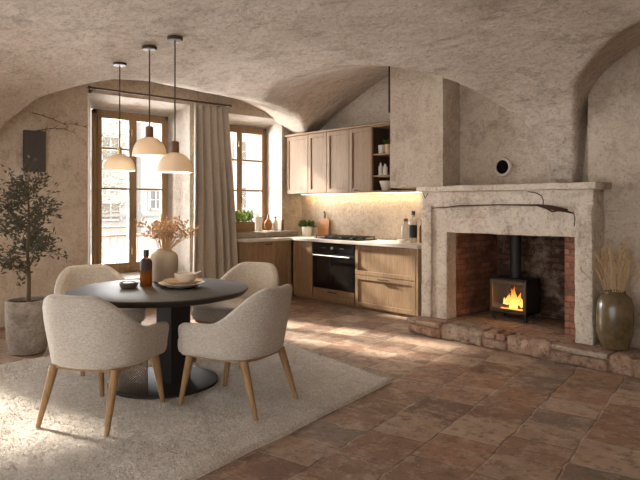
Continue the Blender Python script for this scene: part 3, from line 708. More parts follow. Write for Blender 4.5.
# round vent
v = thing('wall_vent', 'round black vent with a pale ring on the wall above the mantel', 'vent', (-3.466, YF, 1.797))
m = MB().lathe([(0.075, 0), (0.075, 0.03), (0.085, 0.036), (0.102, 0.03), (0.106, 0.0)], seg=40, cap0=False, cap1=False).xform(Matrix.Rotation(PI / 2, 4, 'X'))
build('ring', m, 'vent_ring', v)
m = MB().lathe([(0.0755, 0.004), (0.0755, 0.014), (0.07, 0.016)], seg=32)
for k in range(6): m.lathe([(0.012 + k * 0.01, 0.016), (0.013 + k * 0.01, 0.020), (0.016 + k * 0.01, 0.020), (0.017 + k * 0.01, 0.016)], seg=28, cap0=False, cap1=False)
build('grille', m.xform(Matrix.Rotation(PI / 2, 4, 'X')), 'vent_black', v)

# olive jar with dry grass on the hearth
jar = tag(build('floor_vase', MB().lathe([(0.085, 0), (0.105, 0.01), (0.125, 0.06), (0.145, 0.15), (0.149, 0.25), (0.146, 0.36), (0.13, 0.43), (0.098, 0.465), (0.084, 0.472), (0.088, 0.49), (0.078, 0.492), (0.07, 0.46), (0.09, 0.42), (0.10, 0.2), (0.06, 0.05)], seg=40), 'glazed_olive'),
          'tall glazed olive brown jar standing on the hearth right of the fireplace', 'vase', loc=(-2.13, 5.315, 0.162))
gr = thing('dried_grass', 'golden dry grass stems standing in the olive brown jar', 'dried plants', (-2.13, 5.315, 0.50))
gm = MB(); hm2 = MB()
for i in range(46):
    an = random.uniform(0, 2 * PI); sp = random.uniform(0.04, 0.27); h = random.uniform(0.36, 0.62) - sp * 0.3
    bx, by = 0.045 * math.cos(an), 0.045 * math.sin(an)
    e = Vector((math.cos(an) * sp * 1.0 + bx * .3, max(-0.26, min(0.17, math.sin(an) * sp * 0.75)), h))
    gm.tube([(bx * .6, by * .6, -0.2), (bx, by, 0), (e.x * 0.45 + bx * .5, e.y * 0.45, h * 0.55), e], [0.0022, 0.0022, 0.002, 0.0012], 5)
    d0 = (e - Vector((e.x * 0.45, e.y * 0.45, h * 0.55))).normalized()
    for k in range(14):
        t = k / 14; p = e - d0 * 0.15 * t
        a2 = random.uniform(0, 2 * PI); sd = Vector((math.cos(a2), math.sin(a2), 0.2))
        hm2.leaf(p, d0 + sd * 0.45, 0.04, 0.008)
build('stems', gm, 'grass_gold', gr, kind='stuff'); build('seed_heads', hm2, 'grass_gold', gr, kind='stuff')

# ------------------------------------------------------------------ kitchen
def shaker(m, x0, x1, z0, z1, y=0.0, t=0.022, st=0.055, rec=0.012):
    m.box(x0, x0 + st, y, y + t, z0, z1).box(x1 - st, x1, y, y + t, z0, z1)
    m.box(x0 + st, x1 - st, y, y + t, z0, z0 + st).box(x0 + st, x1 - st, y, y + t, z1 - st, z1)
    m.box(x0 + st, x1 - st, y + rec, y + t, z0 + st, z1 - st)
    return m
def pull(parent, x, z, w=0.14, y=0.0):
    build('handle', MB().box(x - w / 2, x + w / 2, y - 0.026, y - 0.014, z - 0.008, z + 0.008).box(x - w / 2 + 0.01, x - w / 2 + 0.02, y - 0.015, y, z - 0.006, z + 0.006).box(x + w / 2 - 0.02, x + w / 2 - 0.01, y - 0.015, y, z - 0.006, z + 0.006), 'bronze', parent, bevel=0.002, label='dark bronze bar handle')
YB = 5.75
def base(name, label, loc, rotz, w, d, fronts, z1=0.858, z0=0.0, end=None):
    r = thing(name, label, 'cabinet', loc, rotz)
    c = MB().box(0, w, 0.026, d, z0 + 0.06, z1).box(0.0, w, 0.05, d, z0, z0 + 0.06) if z0 == 0 else MB().box(0, w, 0.026, d, z0, z1)
    if end: c.box(w, w + end, 0.0, d, z0, z1)
    build('carcass', c, 'oak_z', r, bevel=0.002)
    for (kind, a, b, p, q, hx, hz) in fronts:
        f = build(kind, shaker(MB(), a, b, p, q), 'oak_z', r, bevel=0.0025)
        if hx is not None: pull(f, hx, hz, 0.17 if kind == 'drawer' else 0.12)
    return r
base('corner_cabinet', 'oak base cabinet with one plain door in the corner left of the oven', (-7.0, YB, 0), 0, 0.45, 0.58, [('door', 0.01, 0.44, 0.045, 0.852, None, 0)])
base('oven_drawer_cabinet', 'low oak drawer unit directly beneath the oven', (-6.54, YB, 0), 0, 0.84, 0.58, [('drawer', 0.004, 0.836, 0.04, 0.20, 0.42, 0.165)], z1=0.205)
base('drawer_cabinet', 'wide oak cabinet with two deep drawers right of the oven', (-5.69, YB, 0), 0, 1.05, 0.58,
     [('drawer', 0.008, 1.042, 0.46, 0.852, None, 0), ('drawer', 0.008, 1.042, 0.04, 0.452, 0.52, 0.428)], end=0.03)
base('sill_cabinet', 'oak base cabinet below the stone window ledge beside the curtain', (-7.02, 4.93, 0), PI / 2, 0.815, 0.47, [('door', 0.008, 0.57, 0.045, 0.852, 0.37, 0.82), ('door', 0.578, 0.807, 0.045, 0.852, None, 0)])
ct = MB().box(-7.495, -4.60, 5.72, 6.345, 0.86, 0.90).box(-7.495, -6.99, 4.92, 5.7199, 0.86, 0.90)
tag(build('countertop', ct, 'counter_stone', bevel=0.003), 'pale stone L shaped worktop running over the base cabinets', 'worktop')

# oven
ov = thing('oven', 'built in black oven with a steel bar handle under the hob', 'oven', (-6.54, YB, 0.21))
build('body', MB().box(0.004, 0.836, 0.02, 0.56, 0.0, 0.645), 'black_metal', ov)
cp = build('control_panel', MB().box(0.004, 0.836, -0.004, 0.02, 0.505, 0.645), 'oven_black', ov, bevel=0.002)
build('knob', MB().lathe([(0.02, 0), (0.02, 0.018), (0.016, 0.022)], seg=20).xform(Matrix.Translation((0.42, -0.004, 0.575)) @ Matrix.Rotation(PI / 2, 4, 'X')), 'steel', cp, label='round steel knob')
for dx in (0.24, 0.60):
    build('touch_button', MB().box(dx - 0.04, dx + 0.04, -0.006, -0.003, 0.57, 0.58), 'panel_slate', cp)
m = MB().box(0.004, 0.10, -0.006, 0.018, 0.0, 0.498).box(0.74, 0.836, -0.006, 0.018, 0, 0.498).box(0.10, 0.74, -0.006, 0.018, 0, 0.08).box(0.10, 0.74, -0.006, 0.018, 0.42, 0.498)
od = build('door', m, 'oven_black', ov, bevel=0.002)
build('glass', MB().box(0.10, 0.74, -0.003, 0.012, 0.08, 0.42), 'oven_glass', od)
build('handle', MB().tube([(0.05, -0.045, 0.465), (0.79, -0.045, 0.465)], 0.011, 10).tube([(0.08, -0.045, 0.465), (0.08, -0.004, 0.465)], 0.008).tube([(0.76, -0.045, 0.465), (0.76, -0.004, 0.465)], 0.008), 'steel', od, label='steel bar handle')

# gas hob
hb = thing('gas_hob', 'black gas hob with cast iron grates on the worktop above the oven', 'hob', (-6.17, 6.03, 0.901))
build('plate', MB().box(-0.45, 0.45, -0.2, 0.2, 0, 0.012), 'oven_black', hb, bevel=0.004)
for (bx, by, br) in ((-0.29, 0.09, 0.045), (-0.29, -0.09, 0.035), (0.0, 0.02, 0.06), (0.29, 0.09, 0.035), (0.29, -0.09, 0.045)):
    build('burner', MB().lathe([(br, 0.012), (br, 0.022), (br * 0.75, 0.024), (br * 0.75, 0.032), (br * 0.5, 0.034)], (bx, by, 0), 20), 'black_metal', hb)
for gx0 in (-0.43, -0.14, 0.15):
    g = MB(); a, b = gx0, gx0 + 0.28
    for yy in (-0.17, 0.0, 0.17): g.box(a, b, yy - 0.006, yy + 0.006, 0.036, 0.048)
    for xx in (a + 0.006, (a + b) / 2, b - 0.006): g.box(xx - 0.006, xx + 0.006, -0.17, 0.17, 0.036, 0.048)
    for xx in (a + 0.006, b - 0.006):
        for yy in (-0.165, 0.165): g.box(xx - 0.006, xx + 0.006, yy - 0.006, yy + 0.006, 0.012, 0.037)
    build('grate', g, 'black_metal', hb)
for k in range(5):
    build('knob', MB().lathe([(0.016, 0.012), (0.015, 0.03), (0.012, 0.032)], (-0.12 + k * 0.06, -0.18, 0), 14), 'black_metal', hb)

# wall cabinets
UY, UZ0, UZ1 = 6.0, 1.565, 2.47
def upper(label, x0, x1, doors):
    r = thing('wall_cabinet', label, 'cabinet', (x0, UY, UZ0)); w = x1 - x0; H = UZ1 - UZ0
    build('carcass', MB().box(0, w, 0.024, 0.345, 0, H), 'oak_z', r, bevel=0.002)
    for (a, b, hx) in doors:
        f = build('door', shaker(MB(), a + 0.004, b - 0.004, 0.004, H - 0.004, st=0.06, rec=0.014), 'oak_z', r, bevel=0.0025)
        if hx is not None: pull(f, hx, 0.03, 0.07)
    return r
upper('oak wall cabinet with two doors beside the small window corner', -7.47, -6.52, [(0, 0.53, None), (0.53, 0.95, None)])
upper('oak wall cabinet with two doors next to the open shelves', -6.52, -5.63, [(0, 0.47, None), (0.47, 0.89, 0.62)])
r = thing('open_shelf_unit', 'open oak shelf unit between wall cabinets and chimney breast', 'shelf', (-5.63, UY, UZ0))
w = 0.82; H = UZ1 - UZ0
build('carcass', MB().box(0, 0.02, 0, 0.345, 0, H).box(w - 0.02, w, 0, 0.345, 0, H).box(0.02, w - 0.02, 0, 0.345, 0, 0.02).box(0.02, w - 0.02, 0, 0.345, H - 0.02, H).box(0.02, w - 0.02, 0.325, 0.345, 0.02, H - 0.02), 'oak_z', r, bevel=0.002)
build('back_panel', MB().box(0.02, w - 0.02, 0.318, 0.3245, 0.02, H - 0.02).box(0.0201, 0.024, 0.03, 0.318, 0.02, H - 0.02), 'dark_wood', r, label='dark brown lining of the shelf unit')
for z in (1.77, 2.065): build('shelf', MB().box(0.02, w - 0.02, 0.02, 0.33, z - UZ0, z - UZ0 + 0.022), 'oak_x', r)
tag(build('cornice', MB().box(-7.48, -4.81, 5.97, 6.345, UZ1 + 0.001, UZ1 + 0.03), 'oak_x', bevel=0.004), 'oak cornice board along the top of the wall cabinets', 'cornice')
led = thing('led_strip', 'warm glowing light strip under the wall cabinets', 'lamp', (-6.05, 6.29, UZ0 - 0.002))
build('diffuser', MB().box(-1.38, 1.25, -0.006, 0.006, -0.008, -0.003), 'led_glow', led)
build('channel', MB().box(-1.39, 1.26, -0.010, 0.010, -0.003, 0.0), 'steel', led)
al = area('led_light', (-6.05, 6.27, UZ0 - 0.02), (0, 0.35, -1), 2.6, 0.03, 4.2, (1.0, 0.72, 0.38))
al2 = area('led_light', (-4.6, 6.27, UZ0 - 0.02), (0, 0.35, -1), 0.4, 0.03, 0.65, (1.0, 0.72, 0.38))

tag(build('dark_upright', MB().tube([(0, 0, 0), (0, 0, 0.75)], 0.012, 8), 'cap_black'), 'thin dark vertical tube rising beside the chimney breast', 'pipe', loc=(-4.825, 5.47, 2.505))  # thin dark upright line at the left edge of the chimney breast

# things on the open shelves
tag(build('cup', MB().lathe([(0.035, 0), (0.045, 0.005), (0.05, 0.12), (0.045, 0.121), (0.04, 0.02)], seg=24), 'white_ceramic'), 'white cup on the top open shelf', 'cup', loc=(-5.535, 6.12, 2.088))
pp = thing('small_potted_plant', 'little potted plant beside the cup on the top open shelf', 'plant', (-5.395, 6.10, 2.088))
build('pot', MB().lathe([(0.04, 0), (0.052, 0.12), (0.047, 0.12), (0.04, 0.1)], seg=20), 'tan_ceramic', pp)
lm = MB()
for i in range(60):
    an = random.uniform(0, 2 * PI); e = random.uniform(0.2, 1.2)
    lm.leaf((0.02 * math.cos(an), 0.02 * math.sin(an), 0.11 + random.uniform(0, 0.04)), (math.cos(an), math.sin(an), e), random.uniform(0.05, 0.09), 0.02)
build('foliage', lm, 'dark_leaf', pp, kind='stuff')
def small_bottle(loc, label, h=0.19, r=0.032, body='white_ceramic', cap='panel_slate', group=None):
    b = thing('bottle', label, 'bottle', loc, 0, group)
    build('body', MB().lathe([(r * 0.9, 0), (r, 0.006), (r, h * 0.62), (r * 0.45, h * 0.78), (r * 0.4, h * 0.9)], seg=20), body, b)
    build('stopper', MB().lathe([(r * 0.5, h * 0.9), (r * 0.5, h), (r * 0.4, h * 1.01)], seg=14), cap, b)
    return b
small_bottle((-5.545, 6.11, 1.793), 'left pale bottle on the middle open shelf', 0.19)
small_bottle((-5.455, 6.10, 1.793), 'right pale bottle on the middle open shelf', 0.17, 0.034)
tag(build('bowl', MB().lathe([(0.05, 0), (0.06, 0.01), (0.085, 0.09), (0.098, 0.13), (0.092, 0.13), (0.05, 0.02)], seg=28), 'cream_ceramic'), 'cream fluted bowl on the bottom open shelf', 'bowl', loc=(-5.46, 6.13, 1.586))

# things on the worktop
def bushy(name, label, loc, potprof, potmat, n, rad, hgt, leafm, ll=0.06, lw=0.022, zc=0.15):
    p = thing(name, label, 'plant', loc)
    build('pot', MB().lathe(potprof, seg=28), potmat, p)
    rt = max(q for q, _ in potprof); zt = max(z for _, z in potprof)
    build('soil', MB().lathe([(rt * 0.85, zt - 0.03), (rt * 0.85, zt - 0.015)], seg=20), 'soil', p)
    m = MB()
    for i in range(n):
        an = random.uniform(0, 2 * PI); rr = rad * math.sqrt(random.random()); z = zt - 0.01 + random.uniform(0, hgt) * (1 - 0.4 * rr / rad)
        m.leaf((rr * math.cos(an), rr * math.sin(an), z), (math.cos(an) * 0.8, math.sin(an) * 0.8, random.uniform(-0.2, 1.2)), ll * random.uniform(.7, 1.2), lw)
    build('foliage', m, leafm, p, kind='stuff'); return p
bushy('potted_herb', 'dark green bushy herb in a white pot left of the cutting board', (-7.15, 6.16, 0.901), [(0.06, 0), (0.068, 0.005), (0.085, 0.15), (0.08, 0.152), (0.07, 0.1)], 'white_ceramic', 260, 0.10, 0.10, 'dark_leaf', 0.06, 0.022)
cb = thing('cutting_board', 'wooden cutting board with a dark handle leaning on the splashback', 'cutting board', (-6.90, 6.28, 0.902))
cb.rotation_euler = (math.radians(-8), 0, 0)
pts = []
for k in range(9): a = PI * 1.5 + k / 8 * PI / 2; pts.append((0.10 + 0.02 * math.cos(a), 0.02 + 0.02 * math.sin(a)))
for k in range(9): a = k / 8 * PI / 2; pts.append((0.075 + 0.045 * math.cos(a), 0.225 + 0.045 * math.sin(a)))
pts += [(0.03, 0.275), (0.026, 0.29)]
out = pts + [(-a, b) for a, b in reversed(pts)]
m = MB().rings([[(a, y, b) for a, b in out] for y in (-0.018, 0.0)], smooth=False)
build('board', m, 'board_wood', cb, bevel=0.003)
build('handle', MB().tube([(0, -0.009, 0.285), (0.0, -0.009, 0.33), (-0.004, -0.009, 0.36), (-0.022, -0.011, 0.385), (-0.04, -0.011, 0.378)], [0.016, 0.014, 0.014, 0.012, 0.009], 10), 'dark_wood', cb, label='dark hooked handle')

def big_bottle(loc, label, h, r, body, cap, lab=None, neck=0.45):
    b = thing('bottle', label, 'bottle', loc)
    build('body', MB().lathe([(r * 0.92, 0), (r, 0.008), (r, h * 0.66), (r * 0.85, h * 0.73), (r * neck, h * 0.79), (r * neck, h * 0.88)], seg=28), body, b)
    build('cap', MB().lathe([(r * neck * 1.15, h * 0.88), (r * neck * 1.15, h), (r * neck, h * 1.003)], seg=18), cap, b)
    if lab: build('label', MB().lathe([(r * 1.015, h * 0.16), (r * 1.015, h * 0.56)], seg=28, cap0=False, cap1=False), lab, b)
    return b
big_bottle((-5.11, 6.12, 0.901), 'squat clear glass bottle with a brown stopper right of the hob', 0.31, 0.06, 'clear_glass', 'walnut', None, 0.42)
big_bottle((-4.985, 6.12, 0.901), 'tall clear bottle with a black label and black cap on the worktop', 0.41, 0.05, 'clear_glass', 'cap_black', 'label_black', 0.42)
big_bottle((-4.86, 6.16, 0.901), 'slim amber bottle at the right end of the worktop', 0.30, 0.045, 'amber_glass', 'cap_black', None, 0.5)
tag(build('small_bowl', MB().lathe([(0.03, 0), (0.045, 0.004), (0.062, 0.045), (0.058, 0.047), (0.03, 0.012)], seg=28), 'white_ceramic'), 'small white bowl in front of the worktop bottles', 'bowl', loc=(-5.06, 5.98, 0.901))

# things on the window ledge
pl_ = thing('herb_planter', 'long wooden planter box of bright green herbs on the window ledge', 'plant', (-7.42, 5.13, 0.988))
m = MB().box(-0.075, 0.075, -0.17, 0.17, 0, 0.015).box(-0.075, -0.06, -0.17, 0.17, 0.015, 0.15).box(0.06, 0.075, -0.17, 0.17, 0.015, 0.15).box(-0.06, 0.06, -0.17, -0.155, 0.015, 0.15).box(-0.06, 0.06, 0.155, 0.17, 0.015, 0.15)
build('box', m, 'planter_wood', pl_, bevel=0.003); build('soil', MB().box(-0.06, 0.06, -0.155, 0.155, 0.1, 0.13), 'soil', pl_)
m = MB()
for i in range(420):
    yy = random.uniform(-0.16, 0.16); xx = random.uniform(-0.06, 0.06); z = 0.13 + random.uniform(0, 0.16)
    m.leaf((xx, yy, z), (random.uniform(-1, 1), random.uniform(-1, 1), random.uniform(0, 1.4)), random.uniform(0.04, 0.08), 0.022)
build('foliage', m, 'herb_leaf', pl_, kind='stuff')
tag(build('white_pot', MB().lathe([(0.055, 0), (0.065, 0.006), (0.075, 0.2), (0.07, 0.225), (0.062, 0.225), (0.06, 0.05)], seg=28), 'white_ceramic'), 'tall plain white pot on the window ledge behind the herbs', 'pot', loc=(-7.55, 5.50, 0.988))
bd = thing('oval_board', 'rounded wooden serving board leaning on the window ledge', 'cutting board', (-7.53, 5.69, 0.988))
m = MB().rings([[(x, 0.075 * math.cos(2 * PI * k / 32), 0.09 + 0.09 * math.sin(2 * PI * k / 32)) for k in range(32)] for x in (-0.009, 0.009)], smooth=False)
build('board', m, 'board_wood', bd, bevel=0.003); build('handle', MB().box(-0.007, 0.007, -0.018, 0.018, 0.165, 0.245), 'board_wood', bd, bevel=0.004)
small_bottle((-7.47, 5.78, 0.988), 'cream carafe beside the serving board on the window ledge', 0.22, 0.04, 'cream_ceramic', 'walnut')
ml = thing('pepper_mill', 'turned wooden pepper mill at the right end of the window ledge', 'mill', (-7.40, 5.87, 0.988))
build('body', MB().lathe([(0.026, 0), (0.028, 0.01), (0.02, 0.05), (0.025, 0.09), (0.018, 0.13)], seg=20), 'walnut', ml)
build('knob', MB().lathe([(0.02, 0.13), (0.024, 0.15), (0.018, 0.172), (0.008, 0.18)], seg=20), 'walnut', ml)

# ------------------------------------------------------------------ curtain
rd = thing('curtain_rod', 'thin dark bronze curtain rod above the tall window', 'curtain rod', (-7.25, 2.78, 2.81))
build('rod', MB().tube([(0, 0, 0), (0, 2.02, 0)], 0.013, 10), 'bronze', rd)
for yy in (0, 2.02): build('finial', MB().lathe([(0.006, -0.02), (0.02, -0.012), (0.02, 0.012), (0.006, 0.02)], (0, yy, 0), 12), 'bronze', rd)
for yy in (0.10, 1.98): build('bracket', MB().tube([(-0.245, yy, 0.0), (0.0, yy, 0.0)], 0.008, 8).lathe([(0.02, -0.02), (0.02, 0.02)], (-0.24, yy, 0), 10), 'bronze', rd)
m = MB(); nz, ny = 46, 150; vs = []
for i in range(nz + 1):
    t = i / nz; z = 2.775 - t * 2.75
    for j in range(ny + 1):
        u = j / ny
        y = 4.20 + (0.58 + 0.12 * t + 0.03 * math.sin(t * 3)) * u - 0.03 * t
        ph = u * 2 * PI * 5.5 + 0.7 * math.sin(u * 9) + 0.35 * math.sin(t * 2.5 + u * 5)
        amp = 0.022 + 0.036 * min(1, t * 2.2)
        x = -7.25 + 0.13 * t * t * u + amp * math.sin(ph) + 0.012 * math.sin(u * 37 + t * 4)
        vs.append((x, y + 0.012 * math.cos(ph), z))
fs = [(i * (ny + 1) + j, (i + 1) * (ny + 1) + j, (i + 1) * (ny + 1) + j + 1, i * (ny + 1) + j + 1) for i in range(nz) for j in range(ny)]
m.add(vs, fs, True)
cu = tag(build('curtain', m, 'linen', sharp=0), 'floor length beige linen curtain gathered right of the tall window', 'curtain')
cu.modifiers.new('thick', 'SOLIDIFY').thickness = 0.004

# ------------------------------------------------------------------ left wall things
sp = thing('wall_panel', 'dark grey slim rectangular box mounted on the left wall above the olive tree', 'wall panel', (XW, 2.22, 1.78))
build('body', MB().box(0.002, 0.06, -0.12, 0.12, 0, 0.48), 'panel_slate', sp, bevel=0.006)
build('back_plate', MB().box(0.0, 0.012, -0.10, 0.10, 0.02, 0.46), 'cap_black', sp)
def twig(label, loc, pts, blossoms):
    t = thing('dried_twig', label, 'twig', loc); m = MB(); lf = MB()
    P = [Vector(p) for p in pts]
    m.tube(P, [0.006 - 0.0045 * i / len(P) for i in range(len(P))], 6)
    for i in range(1, len(P)):
        for s in (-1, 1):
            e = P[i] + Vector((0.02, random.uniform(0.02, 0.06), s * random.uniform(0.015, 0.04)))
            m.tube([P[i], (P[i] + e) / 2 + Vector((0.008, 0, 0.005)), e], [0.004, 0.003, 0.0015], 5)
            for k in range(blossoms):
                q = P[i].lerp(e, random.uniform(0.3, 1)); lf.leaf(q, (random.uniform(0, 1), random.uniform(-1, 1), random.uniform(-1, 1)), 0.03, 0.014)
    build('branch', m, 'dark_wood', t); build('leaves', lf, 'straw', t, kind='stuff')
twig('long dried twig fixed on the left wall near the vault edge', (XW + 0.02, 2.20, 2.42), [(0, 0, 0.05), (0.01, 0.1, 0.03), (0.012, 0.22, 0.0), (0.014, 0.35, -0.05), (0.016, 0.48, -0.04), (0.015, 0.60, -0.06)], 4)
twig('short dried twig fixed just above the dark wall panel', (XW + 0.02, 2.30, 2.28), [(0, -0.06, -0.02), (0.01, 0.04, 0.01), (0.015, 0.14, 0.03), (0.015, 0.26, 0.03), (0.016, 0.36, 0.0)], 3)

# olive tree
ot = thing('olive_tree', 'potted olive tree in a big grey stone pot by the left wall', 'tree', (-6.04, 1.74, 0))
build('pot', MB().lathe([(0.13, 0), (0.155, 0.012), (0.185, 0.14), (0.196, 0.3), (0.196, 0.46), (0.19, 0.5), (0.17, 0.5), (0.165, 0.44)], seg=44), 'pot_stone', ot)
build('soil', MB().lathe([(0.17, 0.43), (0.17, 0.465)], seg=30), 'soil', ot)
trunk = [(0.0, 0.0, 0.44), (0.012, 0.004, 0.7), (-0.012, -0.004, 0.95), (0.004, 0.008, 1.2), (0.0, 0.0, 1.45), (0.01, -0.004, 1.68)]
build('trunk', MB().tube(trunk, [0.021, 0.017, 0.014, 0.011, 0.008, 0.003], 10), 'bark', ot)
def tpos(z):
    for a, b in zip(trunk, trunk[1:]):
        if a[2] <= z <= b[2]: return Vector(a).lerp(Vector(b), (z - a[2]) / (b[2] - a[2]))
    return Vector(trunk[-1])
br = MB(); lv = MB(); random.seed(21)
for i in range(74):
    z = random.uniform(0.70, 1.62); an = random.uniform(0, 2 * PI)
    prof = 0.40 * max(0.05, 1 - ((z - 1.02) / 0.72) ** 2) + 0.02
    ln = prof * random.uniform(0.45, 1.1)
    p = tpos(z); e = p + Vector((math.cos(an) * ln, math.sin(an) * ln, random.uniform(-0.10, 0.28)))
    md = p.lerp(e, 0.5) + Vector((0, 0, random.uniform(-0.02, 0.05)))
    br.tube([p, md, e], [0.004, 0.003, 0.0012], 5)
    for k in range(int(7 + ln * 80)):
        t = random.uniform(0.2, 1.05); q = p.lerp(md, t * 2) if t < 0.5 else md.lerp(e, t * 2 - 1)
        q = q + Vector((random.gauss(0, .028), random.gauss(0, .028), random.gauss(0, .032)))
        lv.leaf(q, (e - p).normalized() + Vector((random.uniform(-1.3, 1.3), random.uniform(-1.3, 1.3), random.uniform(-0.9, 1.1))), random.uniform(0.042, 0.066), random.uniform(0.017, 0.026))
build('branches', br, 'bark', ot, kind='stuff'); build('foliage', lv, 'olive_leaf', ot, kind='stuff')

# ------------------------------------------------------------------ rug
A = Vector((-5.97, 3.90)); B = Vector((-3.117, 3.577)); Cc = Vector((-2.25, -0.35)); Dd = Vector((-5.45, -0.35))
nu, nv = 230, 310; vs = []
for i in range(nv + 1):
    for j in range(nu + 1):
        u, v = j / nu, i / nv
        p = (A.lerp(B, u)).lerp(Dd.lerp(Cc, u), v)
        ed = min(u, 1 - u) * 2.9; ed2 = min(v, 1 - v) * 3.9; e = min(ed, ed2)
        wob = 0.012 * noise.noise(Vector((p.x * 3, p.y * 3, 0)))
        h = 0.024 * min(1, (e / 0.03)) ** 0.5 if e < 0.03 else 0.024
        q = Vector((p.x, p.y, 0))
        h += (0.006 * noise.noise(q * 60) + 0.005 * noise.noise(q * 17) + 0.003 * noise.noise(q * 4)) * (1 if e > 0.015 else 0)
        if e <= 0.0: h = 0.001
        vs.append((p.x + wob, p.y + wob, max(0.001, h)))
fs = [(i * (nu + 1) + j, (i + 1) * (nu + 1) + j, (i + 1) * (nu + 1) + j + 1, i * (nu + 1) + j + 1) for i in range(nv) for j in range(nu)]
m = MB().add(vs, fs, True)
rug = tag(build('rug', m, 'rug_wool', sharp=0), 'large pale grey beige shaggy wool rug under the dining table', 'rug')
rng = np.random.default_rng(3); NT = 150000
u = rng.uniform(0.004, 0.996, NT); v = rng.uniform(0.003, 0.997, NT)
A2, B2, C2, D2 = (np.array((q.x, q.y)) for q in (A, B, Cc, Dd))
pos = (A2 * (1 - u)[:, None] + B2 * u[:, None]) * (1 - v)[:, None] + (D2 * (1 - u)[:, None] + C2 * u[:, None]) * v[:, None]
an = rng.uniform(0, 2 * PI, NT); wd = rng.uniform(0.002, 0.0045, NT); ht = rng.uniform(0.024, 0.035, NT)
side = np.stack([np.cos(an), np.sin(an)], 1) * wd[:, None]; lean = rng.normal(0, 0.009, (NT, 2))
tv = np.zeros((NT, 3, 3)); tv[:, 0, :2] = pos - side; tv[:, 1, :2] = pos + side; tv[:, 2, :2] = pos + lean
tv[:, :2, 2] = 0.018; tv[:, 2, 2] = ht
pm_ = bpy.data.meshes.new('pile'); pm_.vertices.add(NT * 3); pm_.vertices.foreach_set('co', tv.ravel())
pm_.loops.add(NT * 3); pm_.loops.foreach_set('vertex_index', np.arange(NT * 3)); pm_.polygons.add(NT)
pm_.polygons.foreach_set('loop_start', np.arange(NT) * 3); pm_.update(calc_edges=True); pm_.validate()
pm_.materials.append(MAT['rug_pile']); pile = bpy.data.objects.new('pile', pm_); COL.objects.link(pile); pile.parent = rug; pile['kind'] = 'stuff'
RUG = 0.026

# ------------------------------------------------------------------ dining table
TX, TY = -4.25, 2.175
tb = thing('dining_table', 'round dark wood pedestal dining table on the rug', 'table', (TX, TY, RUG))
R0 = 0.672
build('tabletop', MB().lathe([(0.3, 0.670), (R0 - 0.07, 0.672), (R0 - 0.03, 0.682), (R0 - 0.006, 0.706), (R0, 0.716), (R0 - 0.003, 0.723), (R0 - 0.008, 0.725), (R0 * 0.5, 0.7252)], seg=96), 'table_wood', tb, sharp=30)
cm = MB()
a = 0.092
sq = [(a, a), (-a, a), (-a, -a), (a, -a)]
rot = Matrix.Rotation(math.radians(10), 3, 'Z')
ring = [rot @ Vector((x, y, 0)) for x, y in sq]
cm.rings([[(p.x + 0.067, p.y + 0.075, z) for p in ring] for z in (0.02, 0.672)], smooth=False)
build('column', cm, 'black_metal', tb, bevel=0.006)
build('base', MB().lathe([(0.405, 0), (0.41, 0.004), (0.41, 0.018), (0.402, 0.022), (0.1, 0.024)], (0.02, 0.02, 0), seg=80), 'black_metal', tb, bevel=0, sharp=30)
pm = MB(); n = 30; a0, a1 = math.radians(222), math.radians(320)
vs = []
for z in (0.024, 0.34):
    for k in range(n + 1):
        an = a0 + (a1 - a0) * k / n; vs.append((0.375 * math.cos(an), 0.375 * math.sin(an), z))
pm.add(vs, [(k, k + 1, k + n + 2, k + n + 1) for k in range(n)], True)
pf = build('perforated_screen', pm, 'perforated_bronze', tb, label='curved perforated bronze screen')
pf.modifiers.new('thick', 'SOLIDIFY').thickness = 0.004
TT = RUG + 0.7262

# things on the table
b = thing('amber_bottle', 'amber glass bottle with a black cap on the dining table', 'bottle', (-4.44, 2.15, TT))
build('body', MB().lathe([(0.042, 0), (0.047, 0.006), (0.047, 0.175), (0.044, 0.195), (0.030, 0.215), (0.018, 0.222), (0.017, 0.235)], seg=36), 'amber_glass', b)
build('label', MB().lathe([(0.0476, 0.125), (0.0476, 0.178), (0.0446, 0.197), (0.035, 0.211)], seg=36, cap0=False, cap1=False), 'label_dark', b, label='dark brown shoulder band')
build('cap', MB().lathe([(0.021, 0.232), (0.022, 0.236), (0.022, 0.280), (0.020, 0.285)], seg=24), 'cap_black', b)
tag(build('vase', MB().lathe([(0.085, 0), (0.098, 0.006), (0.107, 0.05), (0.114, 0.12), (0.115, 0.18), (0.108, 0.22), (0.085, 0.245), (0.06, 0.253), (0.057, 0.265), (0.05, 0.265), (0.048, 0.245), (0.09, 0.2), (0.07, 0.03)], seg=44), 'vase_clay'), 'rounded beige clay vase on the dining table', 'vase', loc=(-4.62, 2.40, TT))
bq = thing('dried_bouquet', 'spray of dried orange brown branches in the clay vase', 'dried plants', (-4.62, 2.40, TT + 0.25))
random.seed(5); sm_ = MB(); bd_ = MB()
